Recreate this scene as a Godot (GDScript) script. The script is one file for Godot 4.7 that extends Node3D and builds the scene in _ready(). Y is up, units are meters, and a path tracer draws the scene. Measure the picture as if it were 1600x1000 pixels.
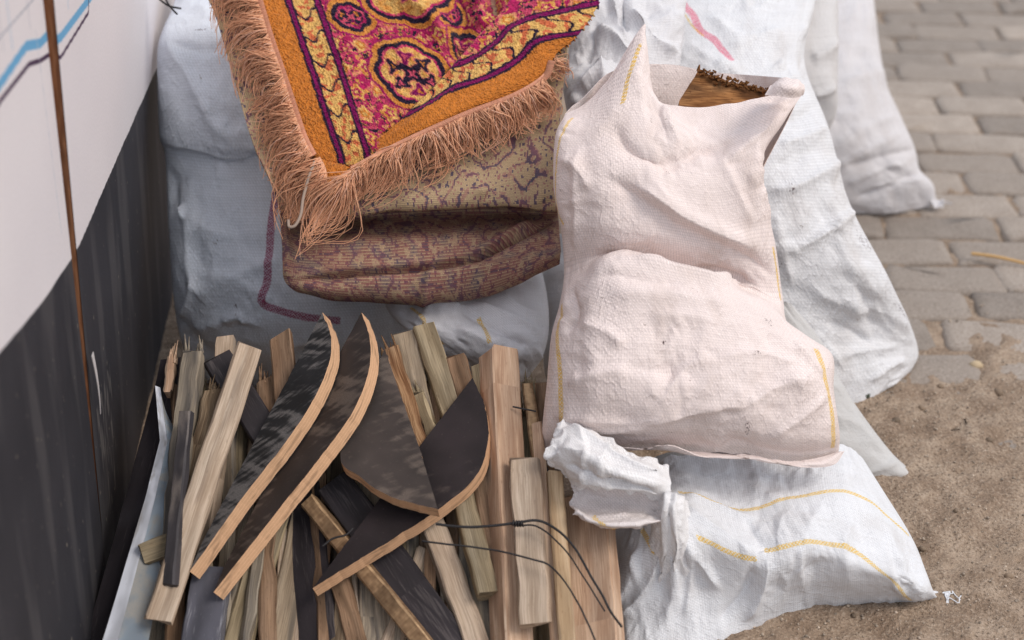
extends Node3D
# A heap of building rubbish beside a printed hoarding: woven sacks, a folded rug and timber offcuts.
# Axes: x right, y up, -z away from the camera; metres. Tables of points are in millimetres.

const TOWARD := Vector3(0, 0.5, 0.866)
var taken := {}
var tex := {}
var mat := {}
var rng := RandomNumberGenerator.new()

func numbered(called: String) -> String:
	taken[called] = taken.get(called, -1) + 1
	return called if taken[called] == 0 else "%s_%03d" % [called, taken[called]]

func tag(o: Node, label: String, category: String, group := "") -> Node:
	o.set_meta("label", label)
	o.set_meta("category", category)
	if group:
		o.set_meta("group", group)
	return o

func thing(called: String, label: String, category: String, at := Vector3.ZERO, group := "") -> Node3D:
	var o := Node3D.new()
	o.name = numbered(called)
	add_child(o)
	o.position = at
	tag(o, label, category, group)
	return o

func obj(called: String, mesh: Mesh, material: Material, parent: Node = self) -> MeshInstance3D:
	var o := MeshInstance3D.new()
	o.name = numbered(called) if parent == self else called
	o.mesh = mesh
	if material:
		o.material_override = material
	parent.add_child(o, true)
	return o

func noise(freq: float, sd: int, kind := FastNoiseLite.TYPE_SIMPLEX_SMOOTH, octaves := 3) -> FastNoiseLite:
	var n := FastNoiseLite.new()
	n.seed = sd
	n.frequency = freq
	n.noise_type = kind
	n.fractal_octaves = octaves
	n.fractal_type = FastNoiseLite.FRACTAL_FBM if octaves > 1 else FastNoiseLite.FRACTAL_NONE
	return n

func pts(a: Array) -> PackedVector3Array:
	var o := PackedVector3Array()
	for i in range(0, a.size(), 3):
		o.append(Vector3(a[i], a[i + 1], a[i + 2]) * 0.001)
	return o

func table(a: Array) -> Array:
	return a.map(func(r): return pts(r))

# ---------------------------------------------------------------- grids of cloth
func spline(p: PackedVector3Array, n: int) -> PackedVector3Array:
	var o := PackedVector3Array()
	o.resize(n)
	var m := p.size() - 1
	for i in n:
		var x := float(i) / (n - 1) * m
		var k := mini(int(x), m - 1)
		var a: Vector3 = p[k - 1] if k > 0 else p[0] * 2.0 - p[1]
		var d: Vector3 = p[k + 2] if k + 2 <= m else p[m] * 2.0 - p[m - 1]
		o[i] = p[k].cubic_interpolate(p[k + 1], a, d, x - k)
	return o

func spline1(p: Array, n: int) -> PackedFloat32Array:
	var v := PackedVector3Array()
	for x in p:
		v.append(Vector3(x, 0, 0))
	var o := PackedFloat32Array()
	for x in spline(v, n):
		o.append(x.x)
	return o

func loft(rows: Array, nu: int, nv: int) -> PackedVector3Array:
	var across := []
	for r in rows:
		across.append(spline(r, nu))
	var o := PackedVector3Array()
	o.resize(nu * nv)
	for i in nu:
		var col := PackedVector3Array()
		for r in across:
			col.append(r[i])
		var s := spline(col, nv)
		for j in nv:
			o[j * nu + i] = s[j]
	return o

func normals(g: PackedVector3Array, nu: int, nv: int, flip := false) -> PackedVector3Array:
	var o := PackedVector3Array()
	o.resize(nu * nv)
	for j in nv:
		var j0 := maxi(j - 1, 0) * nu
		var j1 := mini(j + 1, nv - 1) * nu
		for i in nu:
			var du := g[j * nu + mini(i + 1, nu - 1)] - g[j * nu + maxi(i - 1, 0)]
			var dv := g[j1 + i] - g[j0 + i]
			var n := dv.cross(du).normalized()
			o[j * nu + i] = -n if flip else n
	return o

func at_grid(g: PackedVector3Array, nu: int, nv: int, s: float, t: float) -> Vector3:
	var x := clampf(s, 0, 1) * (nu - 1)
	var y := clampf(t, 0, 1) * (nv - 1)
	var i := mini(int(x), nu - 2)
	var j := mini(int(y), nv - 2)
	var a := g[j * nu + i].lerp(g[j * nu + i + 1], x - i)
	return a.lerp(g[(j + 1) * nu + i].lerp(g[(j + 1) * nu + i + 1], x - i), y - j)

func smooth_line(line: Array, n: int) -> Array:
	var v := PackedVector3Array()
	for q in line:
		v.append(Vector3(q[0], q[1], 0))
	return Array(spline(v, n))

# Folds pressed into cloth: each is [line in grid shares, height mm, width on its left mm, width on its right mm].
func press(g: PackedVector3Array, nu: int, nv: int, folds: Array) -> void:
	var nrm := normals(g, nu, nv)
	var off := PackedFloat32Array()
	off.resize(g.size())
	for f in folds:
		var n: int = maxi(4, (f[0].size() - 1) * 5)
		var line := PackedVector3Array()
		for q in smooth_line(f[0], n):
			line.append(at_grid(g, nu, nv, q.x, q.y))
		var h: float = f[1] * 0.0014
		var wl: float = f[2] * 0.001
		var wr: float = f[3] * 0.001
		var reach := maxf(wl, wr) * 2.4
		var box := AABB(line[0], Vector3.ZERO)
		for p in line:
			box = box.expand(p)
		box = box.grow(reach)
		for k in g.size():
			var p := g[k]
			if not box.has_point(p):
				continue
			var best := 1e9
			var side := 1.0
			var along := 0.0
			for q in n - 1:
				var a := line[q]
				var ab := line[q + 1] - a
				var t := clampf((p - a).dot(ab) / maxf(ab.length_squared(), 1e-9), 0, 1)
				var d := p - a - ab * t
				var l := d.length()
				if l < best:
					best = l
					side = nrm[k].cross(ab).dot(d)
					along = (q + t) / (n - 1)
			if best < reach:
				var w := wl if side > 0 else wr
				var x := best / w
				var fade := smoothstep(0.0, 0.22, along) * smoothstep(1.0, 0.78, along)
				off[k] += h * exp(-pow(x, 1.35)) * fade
	for k in g.size():
		g[k] += nrm[k] * off[k]

# Uneven cloth: broad swells, and flat facets that meet in crisp creases as in stiff woven plastic (mm).
# size is the usual facet in metres; grain stretches facets across (x) and down (y) the cloth.
func crumple(g: PackedVector3Array, nu: int, nv: int, broad: float, crease: float, size: float, sd: int, grain := Vector3.ONE, fade := 0.04) -> void:
	var nrm := normals(g, nu, nv)
	var a := noise(1.0, sd, FastNoiseLite.TYPE_SIMPLEX_SMOOTH, 2)
	var l := lengths(g, nu, nv)
	var h := PackedFloat32Array()
	h.resize(nu * nv)
	facets(h, nu, nv, l[0], l[1], Vector2(size / grain.x, size / grain.y), crease * 2.6, sd)
	facets(h, nu, nv, l[0], l[1], Vector2(size / grain.x, size / grain.y) * 0.45, crease * 1.25, sd + 50)
	facets(h, nu, nv, l[0], l[1], Vector2(size / grain.x, size / grain.y) * 0.21, crease * 0.62, sd + 90)
	for pass_ in 1:
		var c := h.duplicate()
		for j in range(1, nv - 1):
			for i in range(1, nu - 1):
				var k := j * nu + i
				h[k] = c[k] * 0.6 + (c[k - 1] + c[k + 1] + c[k - nu] + c[k + nu]) * 0.1
	for j in nv:
		for i in nu:
			var k := j * nu + i
			var s := float(i) / (nu - 1)
			var e := smoothstep(0.0, fade, s) * smoothstep(0.0, fade, 1.0 - s) if fade > 0 else 1.0
			var p := g[k] / 0.09
			var here := clampf(0.55 + a.get_noise_3dv(p * 0.6 + Vector3(9, 3, 5)) * 1.6, 0.15, 1.0)
			g[k] += nrm[k] * ((broad * a.get_noise_3dv(p) + h[k] * here) * 0.001 * e)

func facets(h: PackedFloat32Array, nu: int, nv: int, lu: PackedFloat32Array, lv: PackedFloat32Array, cell: Vector2, amp: float, sd: int) -> void:
	var r := RandomNumberGenerator.new()
	r.seed = sd * 7919 + 3
	var w: float = lu[nu - 1] / cell.x
	var t: float = lv[nv - 1] / cell.y
	var p := PackedVector2Array()
	var z := PackedFloat32Array()
	for yy in range(-1, int(t) + 3):
		for xx in range(-1, int(w) + 3):
			p.append(Vector2(xx + r.randf_range(-0.45, 0.45) + 0.5 * (yy & 1), yy + r.randf_range(-0.45, 0.45)))
			z.append(clampf(r.randfn(0.0, 0.42), -1, 1) * amp)
	var own := PackedFloat32Array()
	own.resize(h.size())
	var tri := Geometry2D.triangulate_delaunay(p)
	for q in range(0, tri.size(), 3):
		var a := p[tri[q]]
		var b := p[tri[q + 1]]
		var c := p[tri[q + 2]]
		var det := (b - a).cross(c - a)
		if absf(det) < 1e-9:
			continue
		var i0 := lu.bsearch(minf(a.x, minf(b.x, c.x)) * cell.x)
		var i1 := lu.bsearch(maxf(a.x, maxf(b.x, c.x)) * cell.x)
		var j0 := lv.bsearch(minf(a.y, minf(b.y, c.y)) * cell.y)
		var j1 := lv.bsearch(maxf(a.y, maxf(b.y, c.y)) * cell.y)
		for j in range(j0, mini(j1 + 1, nv)):
			for i in range(i0, mini(i1 + 1, nu)):
				var m := Vector2(lu[i] / cell.x, lv[j] / cell.y) - a
				var s1 := m.cross(c - a) / det
				var s2 := (b - a).cross(m) / det
				if s1 < -1e-5 or s2 < -1e-5 or s1 + s2 > 1.00001:
					continue
				own[j * nu + i] = z[tri[q]] * (1.0 - s1 - s2) + z[tri[q + 1]] * s1 + z[tri[q + 2]] * s2
	for k in h.size():
		h[k] += own[k]

func lengths(g: PackedVector3Array, nu: int, nv: int) -> Array:
	var u := PackedFloat32Array([0.0])
	var v := PackedFloat32Array([0.0])
	var jm := (nv / 2) * nu
	for i in range(1, nu):
		u.append(u[i - 1] + g[jm + i].distance_to(g[jm + i - 1]))
	var im := nu / 2
	for j in range(1, nv):
		v.append(v[j - 1] + g[j * nu + im].distance_to(g[(j - 1) * nu + im]))
	return [u, v]

class Sheet:
	var p := PackedVector3Array()
	var n := PackedVector3Array()
	var uv := PackedVector2Array()
	var c := PackedColorArray()
	var ix := PackedInt32Array()
	func quads(base: int, nu: int, nv: int, flip: bool) -> void:
		for j in nv - 1:
			for i in nu - 1:
				var a := base + j * nu + i
				if flip:
					ix.append_array(PackedInt32Array([a, a + nu, a + 1, a + 1, a + nu, a + nu + 1]))
				else:
					ix.append_array(PackedInt32Array([a, a + 1, a + nu, a + 1, a + nu + 1, a + nu]))
	func mesh() -> ArrayMesh:
		var a := []
		a.resize(Mesh.ARRAY_MAX)
		a[Mesh.ARRAY_VERTEX] = p
		if n.size() == p.size():
			a[Mesh.ARRAY_NORMAL] = n
		if uv.size() == p.size():
			a[Mesh.ARRAY_TEX_UV] = uv
		if c.size() == p.size():
			a[Mesh.ARRAY_COLOR] = c
		a[Mesh.ARRAY_INDEX] = ix
		var m := ArrayMesh.new()
		m.add_surface_from_arrays(Mesh.PRIMITIVE_TRIANGLES, a)
		return m

func swell(s: float) -> float:
	return pow(maxf(0.0, 1.0 - pow(absf(s), 2.6)), 0.55)

# One sack body: a front grid that swells outward and a plainer back that swells the other way.
# d: rows (mm table), bf and bb (front and back swell per row, mm), nu, nv, folds, broad, crease, size, seed, grain, su, sv
func sack_mesh(d: Dictionary) -> Dictionary:
	var rows := table(d.rows)
	var nu: int = d.get("nu", 96)
	var nv: int = d.get("nv", 120)
	var out: Vector3 = d.get("out", TOWARD)
	var base := loft(rows, nu, nv)
	var bf := spline1(d.bf, nv)
	var bb := spline1(d.bb, nv)
	var g := base.duplicate()
	for j in nv:
		for i in nu:
			var s := 2.0 * i / (nu - 1) - 1.0
			g[j * nu + i] += out * (bf[j] * 0.001 * swell(s))
	if d.has("folds"):
		press(g, nu, nv, d.folds)
	crumple(g, nu, nv, d.broad, d.crease, d.size, d.seed, d.get("grain", Vector3.ONE))
	var sheet := Sheet.new()
	var l := lengths(g, nu, nv)
	var lu: float = l[0][nu - 1]
	var lv: float = l[1][nv - 1]
	sheet.p = g.duplicate()
	sheet.n = normals(g, nu, nv)
	for j in nv:
		for i in nu:
			sheet.uv.append(Vector2(l[0][i] / lu, l[1][j] / lv))
	sheet.quads(0, nu, nv, false)
	var nb := 24
	var back := PackedVector3Array()
	for j in nv:
		for i in nb:
			var s := 2.0 * i / (nb - 1) - 1.0
			var q := at_grid(base, nu, nv, float(i) / (nb - 1), float(j) / (nv - 1)) if i > 0 and i < nb - 1 else g[j * nu + (0 if i == 0 else nu - 1)]
			back.append(q - out * (bb[j] * 0.001 * swell(s)))
	sheet.p.append_array(back)
	sheet.n.append_array(normals(back, nb, nv, true))
	for j in nv:
		for i in nb:
			sheet.uv.append(Vector2(1.0 - float(i) / (nb - 1), l[1][j] / lv))
	sheet.quads(nu * nv, nb, nv, true)
	return {"mesh": sheet.mesh(), "grid": g, "nu": nu, "nv": nv, "l": l, "lu": lu, "lv": lv}

# A cloth sheet with thickness: front grid, the same grid set back, and walls round the rim.
func shell_mesh(g: PackedVector3Array, nu: int, nv: int, thick: float, uv: PackedVector2Array, front := true) -> ArrayMesh:
	var sheet := Sheet.new()
	var nrm := normals(g, nu, nv)
	var total := nu * nv
	sheet.p = g.duplicate()
	sheet.n = nrm.duplicate()
	sheet.uv = uv.duplicate()
	sheet.quads(0, nu, nv, false)
	for k in total:
		sheet.p.append(g[k] - nrm[k] * thick)
		sheet.n.append(-nrm[k])
		sheet.uv.append(uv[k])
	sheet.quads(total, nu, nv, true)
	var ring := []
	for i in nu:
		ring.append(i)
	for j in range(1, nv):
		ring.append(j * nu + nu - 1)
	for i in range(nu - 2, -1, -1):
		ring.append((nv - 1) * nu + i)
	for j in range(nv - 2, -1, -1):
		ring.append(j * nu)
	for q in ring.size() - 1:
		var a: int = ring[q]
		var b: int = ring[q + 1]
		var s := sheet.p.size()
		var ab := g[b] - g[a]
		var fn := nrm[a].cross(ab).normalized()
		for k in [a, b, a, b]:
			sheet.n.append(fn)
			sheet.uv.append(uv[k])
		sheet.p.append_array(PackedVector3Array([g[a], g[b], g[a] - nrm[a] * thick, g[b] - nrm[b] * thick]))
		sheet.ix.append_array(PackedInt32Array([s, s + 2, s + 1, s + 1, s + 2, s + 3]))
	return sheet.mesh()

func tube(path: PackedVector3Array, r: float, sides := 6, r_end := -1.0) -> ArrayMesh:
	var sheet := Sheet.new()
	add_tube(sheet, path, r, sides, Color.WHITE, r_end)
	return sheet.mesh()

func add_tube(sheet: Sheet, path: PackedVector3Array, r: float, sides: int, col: Color, r_end := -1.0) -> void:
	var n := path.size()
	var base := sheet.p.size()
	var ref := Vector3.UP
	var total := 0.0
	for i in n:
		var d := (path[mini(i + 1, n - 1)] - path[maxi(i - 1, 0)]).normalized()
		if absf(d.dot(ref)) > 0.95:
			ref = Vector3.RIGHT
		var x := d.cross(ref).normalized()
		var y := x.cross(d)
		var rr := r if r_end < 0 else lerpf(r, r_end, float(i) / (n - 1))
		if i > 0:
			total += path[i].distance_to(path[i - 1])
		for k in sides + 1:
			var t := TAU * k / sides
			var v := x * cos(t) + y * sin(t)
			sheet.p.append(path[i] + v * rr)
			sheet.n.append(v)
			sheet.uv.append(Vector2(float(k) / sides, total * 20.0))
			sheet.c.append(col)
	sheet.quads(base, sides + 1, n, false)
	for e in [0, n - 1]:
		var s := sheet.p.size()
		var out := (path[0] - path[1]).normalized() if e == 0 else (path[n - 1] - path[n - 2]).normalized()
		sheet.p.append(path[e])
		sheet.n.append(out)
		sheet.uv.append(Vector2.ZERO)
		sheet.c.append(col)
		for k in sides:
			var a: int = base + e * (sides + 1) + k
			sheet.ix.append_array(PackedInt32Array([s, a + 1, a] if e == 0 else [s, a, a + 1]))

# ---------------------------------------------------------------- textures
func bytes_image(w: int, h: int, data: PackedByteArray) -> Image:
	return Image.create_from_data(w, h, false, Image.FORMAT_RGB8, data)

func keep(im: Image) -> ImageTexture:
	return ImageTexture.create_from_image(im)

func put(data: PackedByteArray, at: int, c: Color) -> void:
	data[at] = clampi(int(c.r * 255.0), 0, 255)
	data[at + 1] = clampi(int(c.g * 255.0), 0, 255)
	data[at + 2] = clampi(int(c.b * 255.0), 0, 255)

# Woven plastic tape with fine creases, as a normal map shared by all sacks.
func weave_normal() -> ImageTexture:
	var w := 768
	var im := Image.create(w, w, false, Image.FORMAT_L8)
	var data := PackedByteArray()
	data.resize(w * w)
	var a := noise(0.02, 5, FastNoiseLite.TYPE_SIMPLEX_SMOOTH, 3).get_image(w, w, false, false, false).get_data()
	var b := noise(0.05, 9, FastNoiseLite.TYPE_SIMPLEX_SMOOTH, 2).get_image(w, w, false, false, false).get_data()
	for y in w:
		for x in w:
			var k := y * w + x
			var over := ((x >> 2) + (y >> 2)) & 1
			var tape := 34 if over else 12
			if (x & 3) == 0 and not over:
				tape -= 16
			if (y & 3) == 0 and over:
				tape -= 16
			var r1 := absf(a[k] / 127.5 - 1.0)
			var r2 := absf(b[k] / 127.5 - 1.0)
			var crease := 80.0 * pow(1.0 - r1, 10.0) + 40.0 * pow(1.0 - r2, 8.0)
			data[k] = clampi(int(40.0 + tape + crease), 0, 255)
	im = Image.create_from_data(w, w, false, Image.FORMAT_L8, data)
	im.convert(Image.FORMAT_RGBA8)
	im.bump_map_to_normal_map(1.6)
	return keep(im)

# Cloth colour of one sack; stripes are lines in grid shares woven in two tones; marks are snags and dirt specks.
func sack_texture(b: Dictionary, base: Color, stripes: Array, sd: int, specks: int, soil := 0.0, marks := []) -> ImageTexture:
	var w := 768
	var h := 768
	var data := PackedByteArray()
	data.resize(w * h * 3)
	var a := noise(0.006, sd, FastNoiseLite.TYPE_SIMPLEX_SMOOTH, 4).get_image(w, h, false, false, false).get_data()
	var fine := noise(0.35, sd + 3, FastNoiseLite.TYPE_SIMPLEX, 2).get_image(w, h, false, false, false).get_data()
	var dirt := Color(0.52, 0.43, 0.36)
	rng.seed = sd + 400
	var warp := PackedFloat32Array()
	var weft := PackedFloat32Array()
	for q in 257:
		warp.append(clampf(rng.randfn(0.0, 0.012), -0.035, 0.025))
		weft.append(clampf(rng.randfn(0.0, 0.012), -0.035, 0.025))
	for y in h:
		for x in w:
			var k := y * w + x
			var over := ((x >> 2) + (y >> 2)) & 1
			var v := 1.0 + (fine[k] / 255.0 - 0.5) * 0.05 + (warp[x >> 2] if over else weft[y >> 2])
			if over and (y & 3) == 0 or not over and (x & 3) == 0:
				v -= 0.13
			elif not over:
				v -= 0.025
			var c := base * v
			var s := clampf((a[k] / 255.0 - 0.52) * 3.0, 0.0, 1.0) * soil * (0.4 + 1.2 * fine[k] / 255.0)
			put(data, k * 3, c.lerp(dirt, s))
	var nu: int = b.nu
	var nv: int = b.nv
	for st in stripes:
		var line := smooth_line(st[0], maxi(8, st[0].size() * 8))
		var col: Color = st[1]
		var half: float = st[2] * 0.0005
		var run := 0.0
		for q in line.size() - 1:
			var ends := []
			for e in [line[q], line[q + 1]]:
				var fi: float = clampf(e.x, 0, 1) * (nu - 1)
				var fj: float = clampf(e.y, 0, 1) * (nv - 1)
				var i := mini(int(fi), nu - 2)
				var j := mini(int(fj), nv - 2)
				ends.append(Vector2(lerpf(b.l[0][i], b.l[0][i + 1], fi - i), lerpf(b.l[1][j], b.l[1][j + 1], fj - j)))
			var p0: Vector2 = ends[0]
			var d: Vector2 = ends[1] - ends[0]
			var ln := d.length()
			if ln < 1e-6:
				continue
			d /= ln
			var x0 := int((minf(p0.x, ends[1].x) - half) / b.lu * w)
			var x1 := int((maxf(p0.x, ends[1].x) + half) / b.lu * w)
			var y0 := int((minf(p0.y, ends[1].y) - half) / b.lv * h)
			var y1 := int((maxf(p0.y, ends[1].y) + half) / b.lv * h)
			for y in range(maxi(y0, 0), mini(y1 + 1, h)):
				for x in range(maxi(x0, 0), mini(x1 + 1, w)):
					var m := Vector2(x * b.lu / w, y * b.lv / h) - p0
					var t := m.dot(d)
					var o := m.cross(d)
					if t < -0.0006 or t > ln + 0.0006 or absf(o) > half:
						continue
					var check := (int((run + t) / 0.0025 + 1000.0) + int(o / 0.0025 + 1000.0)) & 1
					var k := (y * w + x) * 3
					var was := Color(data[k] / 255.0, data[k + 1] / 255.0, data[k + 2] / 255.0)
					put(data, k, was.lerp(col, 0.92 if check else 0.12))
			run += ln
	rng.seed = sd * 31 + 5
	for q in specks:
		var cx := rng.randi_range(20, w - 20)
		var cy := rng.randi_range(20, h - 20)
		var n := rng.randi_range(1, 5)
		var tone := Color(0.35, 0.3, 0.28) if rng.randf() < 0.5 else Color(0.5, 0.44, 0.4)
		for r in n:
			var px := cx + rng.randi_range(-6, 6)
			var py := cy + rng.randi_range(-3, 3)
			for xx in rng.randi_range(1, 3):
				put(data, ((py) * w + px + xx) * 3, tone)
	for m in marks:
		var cx := int(m[0] * w)
		var cy := int(m[1] * h)
		for r in int(m[2]):
			var px := clampi(cx + int(rng.randfn(0, m[3])), 2, w - 3)
			var py := clampi(cy + int(rng.randfn(0, m[4])), 2, h - 3)
			for xx in rng.randi_range(1, 3):
				for yy in rng.randi_range(1, 2):
					put(data, ((py + yy) * w + px + xx - 1) * 3, Color(0.3, 0.24, 0.25))
	return keep(bytes_image(w, h, data))

func cloth(t: Texture2D) -> StandardMaterial3D:
	var m := StandardMaterial3D.new()
	m.albedo_texture = t
	m.roughness = 0.62
	m.metallic_specular = 0.25
	m.normal_enabled = true
	m.normal_texture = tex.weave
	m.normal_scale = 1.7
	m.cull_mode = BaseMaterial3D.CULL_DISABLED
	m.backlight_enabled = true
	m.backlight = Color(0.2, 0.19, 0.19)
	return m

func plain(c: Color, rough := 0.8, metal := 0.0) -> StandardMaterial3D:
	var m := StandardMaterial3D.new()
	m.albedo_color = c
	m.roughness = rough
	m.metallic = metal
	return m

# Sawn timber: u runs along the grain.
func wood_texture(dark: Color, light: Color, sd: int, lines: float, knots := 0.25, stain := Color(0.25, 0.22, 0.2), stained := 0.15) -> ImageTexture:
	var w := 512
	var h := 256
	var data := PackedByteArray()
	data.resize(w * h * 3)
	var a := noise(1.0, sd, FastNoiseLite.TYPE_SIMPLEX_SMOOTH, 3)
	var b := noise(1.0, sd + 1, FastNoiseLite.TYPE_SIMPLEX_SMOOTH, 2)
	var c := noise(1.0, sd + 2, FastNoiseLite.TYPE_SIMPLEX_SMOOTH, 3)
	for y in h:
		for x in w:
			var u := float(x) / w
			var v := float(y) / h
			var bend := b.get_noise_2d(u * 1.6, v * 2.0) * knots
			var ring := 0.5 + 0.5 * sin((v + bend) * lines * TAU + 2.0 * a.get_noise_2d(u * 2.0, v * 5.0))
			var fibre := a.get_noise_2d(u * 9.0, v * 130.0)
			var t := clampf(0.25 + 0.45 * ring + 0.75 * fibre + 0.35 * c.get_noise_2d(u * 5.0 + 3.0, v * 9.0), 0.0, 1.0)
			var col := dark.lerp(light, t)
			var ash := col.get_luminance()
			col = col.lerp(Color(ash, ash, ash * 0.98), 0.12 + 0.3 * clampf(c.get_noise_2d(u * 2.0 + 60.0, v * 3.0), 0.0, 1.0))
			var s := clampf((c.get_noise_2d(u * 3.0, v * 4.0) - 0.12) * 3.0, 0.0, 1.0) * stained
			s += clampf((a.get_noise_2d(u * 40.0 + 40.0, v * 60.0) - 0.42) * 4.0, 0.0, 1.0) * 0.35
			put(data, (y * w + x) * 3, col.lerp(stain, clampf(s, 0, 0.9)))
	return keep(bytes_image(w, h, data))

# Edge of plywood: thin veneers one over the other across v.
func ply_texture(sd: int, light: Color, dark: Color) -> ImageTexture:
	var w := 512
	var h := 64
	var data := PackedByteArray()
	data.resize(w * h * 3)
	var a := noise(1.0, sd, FastNoiseLite.TYPE_SIMPLEX_SMOOTH, 2)
	for y in h:
		for x in w:
			var u := float(x) / w
			var v := float(y) / h + a.get_noise_2d(u * 6.0, 3.0) * 0.015
			var layer := int(v * 9.0)
			var glue := absf(fposmod(v * 9.0, 1.0) - 0.5) * 2.0
			var t := 0.2 + 0.5 * float(layer & 1) + 0.45 * a.get_noise_2d(u * 60.0 + layer * 13.0, v * 30.0)
			t += 0.22 * a.get_noise_2d(u * 260.0, v * 3.0)
			var col := light.lerp(dark, clampf(t, 0, 1))
			if glue > 0.86:
				col = col.lerp(dark * 0.7, 0.35)
			col = col.lerp(dark * 0.55, clampf((a.get_noise_2d(u * 7.0 + 31.0, v * 2.0) - 0.3) * 1.2, 0.0, 0.35))
			put(data, (y * w + x) * 3, col)
	return keep(bytes_image(w, h, data))

# Phenolic film on plywood: near black, scuffed and smeared with dried cement.
func film_texture(sd: int, base: Color, scuff: Color, amount: float, stretch: float, cut: float) -> ImageTexture:
	var w := 512
	var data := PackedByteArray()
	data.resize(w * w * 3)
	var a := noise(1.0, sd, FastNoiseLite.TYPE_SIMPLEX_SMOOTH, 4)
	var b := noise(1.0, sd + 5, FastNoiseLite.TYPE_SIMPLEX_SMOOTH, 3)
	for y in w:
		for x in w:
			var u := float(x) / w
			var v := float(y) / w
			var big := b.get_noise_2d(u * 2.2, v * 2.2)
			var p := Vector2(u, v).rotated(0.5 + big * 0.15)
			var q := Vector2(u, v).rotated(-0.35)
			var streak := 0.6 * a.get_noise_2d(p.x * 4.0, p.y * 9.0 * stretch) + 0.5 * a.get_noise_2d(q.x * 9.0 + 7.0, q.y * 22.0 * stretch)
			var grit := a.get_noise_2d(u * 330.0, v * 330.0)
			var s := smoothstep(cut - 0.05, cut + 0.5, streak + big * 0.7) * amount
			s = clampf(s * (0.8 + 0.5 * grit) + smoothstep(0.45, 0.7, a.get_noise_2d(u * 90.0, v * 90.0)) * 0.3, 0.0, 1.0)
			var wash := clampf(0.5 + b.get_noise_2d(u * 5.0 + 7.0, v * 5.0), 0.0, 1.0)
			put(data, (y * w + x) * 3, base.lerp(base * 1.5, wash * 0.6).lerp(scuff, s))
	return keep(bytes_image(w, w, data))

func grained(t: Texture2D, rough: float, bump := 0.0) -> StandardMaterial3D:
	var m := StandardMaterial3D.new()
	m.albedo_texture = t
	m.roughness = rough
	m.metallic_specular = 0.3
	if bump > 0:
		m.heightmap_enabled = true
		m.heightmap_texture = t
		m.heightmap_scale = bump
	return m

# ---------------------------------------------------------------- timber
# A sawn batten from a to b; its broad face looks along up, turned by roll degrees about its length.
func batten_mesh(length: float, w: float, t: float, sd: int, rough := 0.0, skew := 0.0) -> ArrayMesh:
	var sheet := Sheet.new()
	var n := 14
	var ch := minf(0.0022, t * 0.18)
	var no := noise(3.0, sd, FastNoiseLite.TYPE_SIMPLEX_SMOOTH, 3)
	var ring := [Vector2(-w / 2 + ch, t / 2), Vector2(w / 2 - ch, t / 2), Vector2(w / 2, t / 2 - ch), Vector2(w / 2, -t / 2 + ch), Vector2(w / 2 - ch, -t / 2), Vector2(-w / 2 + ch, -t / 2), Vector2(-w / 2, -t / 2 + ch), Vector2(-w / 2, t / 2 - ch)]
	var off := fposmod(sd * 0.377, 1.0)
	for side in 8:
		var a: Vector2 = ring[side]
		var b: Vector2 = ring[(side + 1) % 8]
		var s := sheet.p.size()
		var nn := Vector2(b.y - a.y, a.x - b.x).normalized() * -1.0
		if nn.dot((a + b) / 2) < 0:
			nn = -nn
		for i in n:
			var x := float(i) / (n - 1)
			for e in [a, b]:
				var q: Vector2 = e
				var wob := no.get_noise_3d(x * length * 6.0, q.x * 20.0, q.y * 20.0) * (0.0024 + rough)
				var bow := sin(x * PI) * no.get_noise_1d(7.0) * 0.006
				var lx := x * length
				if i == n - 1 or i == 0:
					lx += (no.get_noise_2d(q.x * 60.0, q.y * 60.0 + i) * (0.006 + rough * 3.0)) + skew * q.x * (1.0 if i == 0 else 0.4)
				sheet.p.append(Vector3(lx, q.y * (1.0 + wob * 12.0) + bow, q.x + wob))
				sheet.n.append(Vector3(0, nn.y, nn.x))
				var across := (q.x if absf(nn.y) > 0.5 else q.y) * 5.0
				sheet.uv.append(Vector2(x * length * 1.2 + off, across + side * 0.13 + off * 3.0))
		for i in n - 1:
			var k := s + i * 2
			sheet.ix.append_array(PackedInt32Array([k, k + 2, k + 1, k + 1, k + 2, k + 3]))
	for e in [0, n - 1]:
		var s := sheet.p.size()
		for side in 8:
			var src: int = side * n * 2 + e * 2
			sheet.p.append(sheet.p[src])
			sheet.n.append(Vector3(-1 if e == 0 else 1, 0, 0))
			sheet.uv.append(Vector2(ring[side].x * 1.5, ring[side].y * 9.0))
		for k in range(1, 7):
			sheet.ix.append_array(PackedInt32Array([s, s + k, s + k + 1] if e == 0 else [s, s + k + 1, s + k]))
	return sheet.mesh()

func frame_of(a: Vector3, b: Vector3, up: Vector3, roll := 0.0) -> Transform3D:
	var x := (b - a).normalized()
	var y := (up - x * up.dot(x)).normalized().rotated(x, deg_to_rad(roll))
	return Transform3D(Basis(x, y, x.cross(y)), a)

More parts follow.
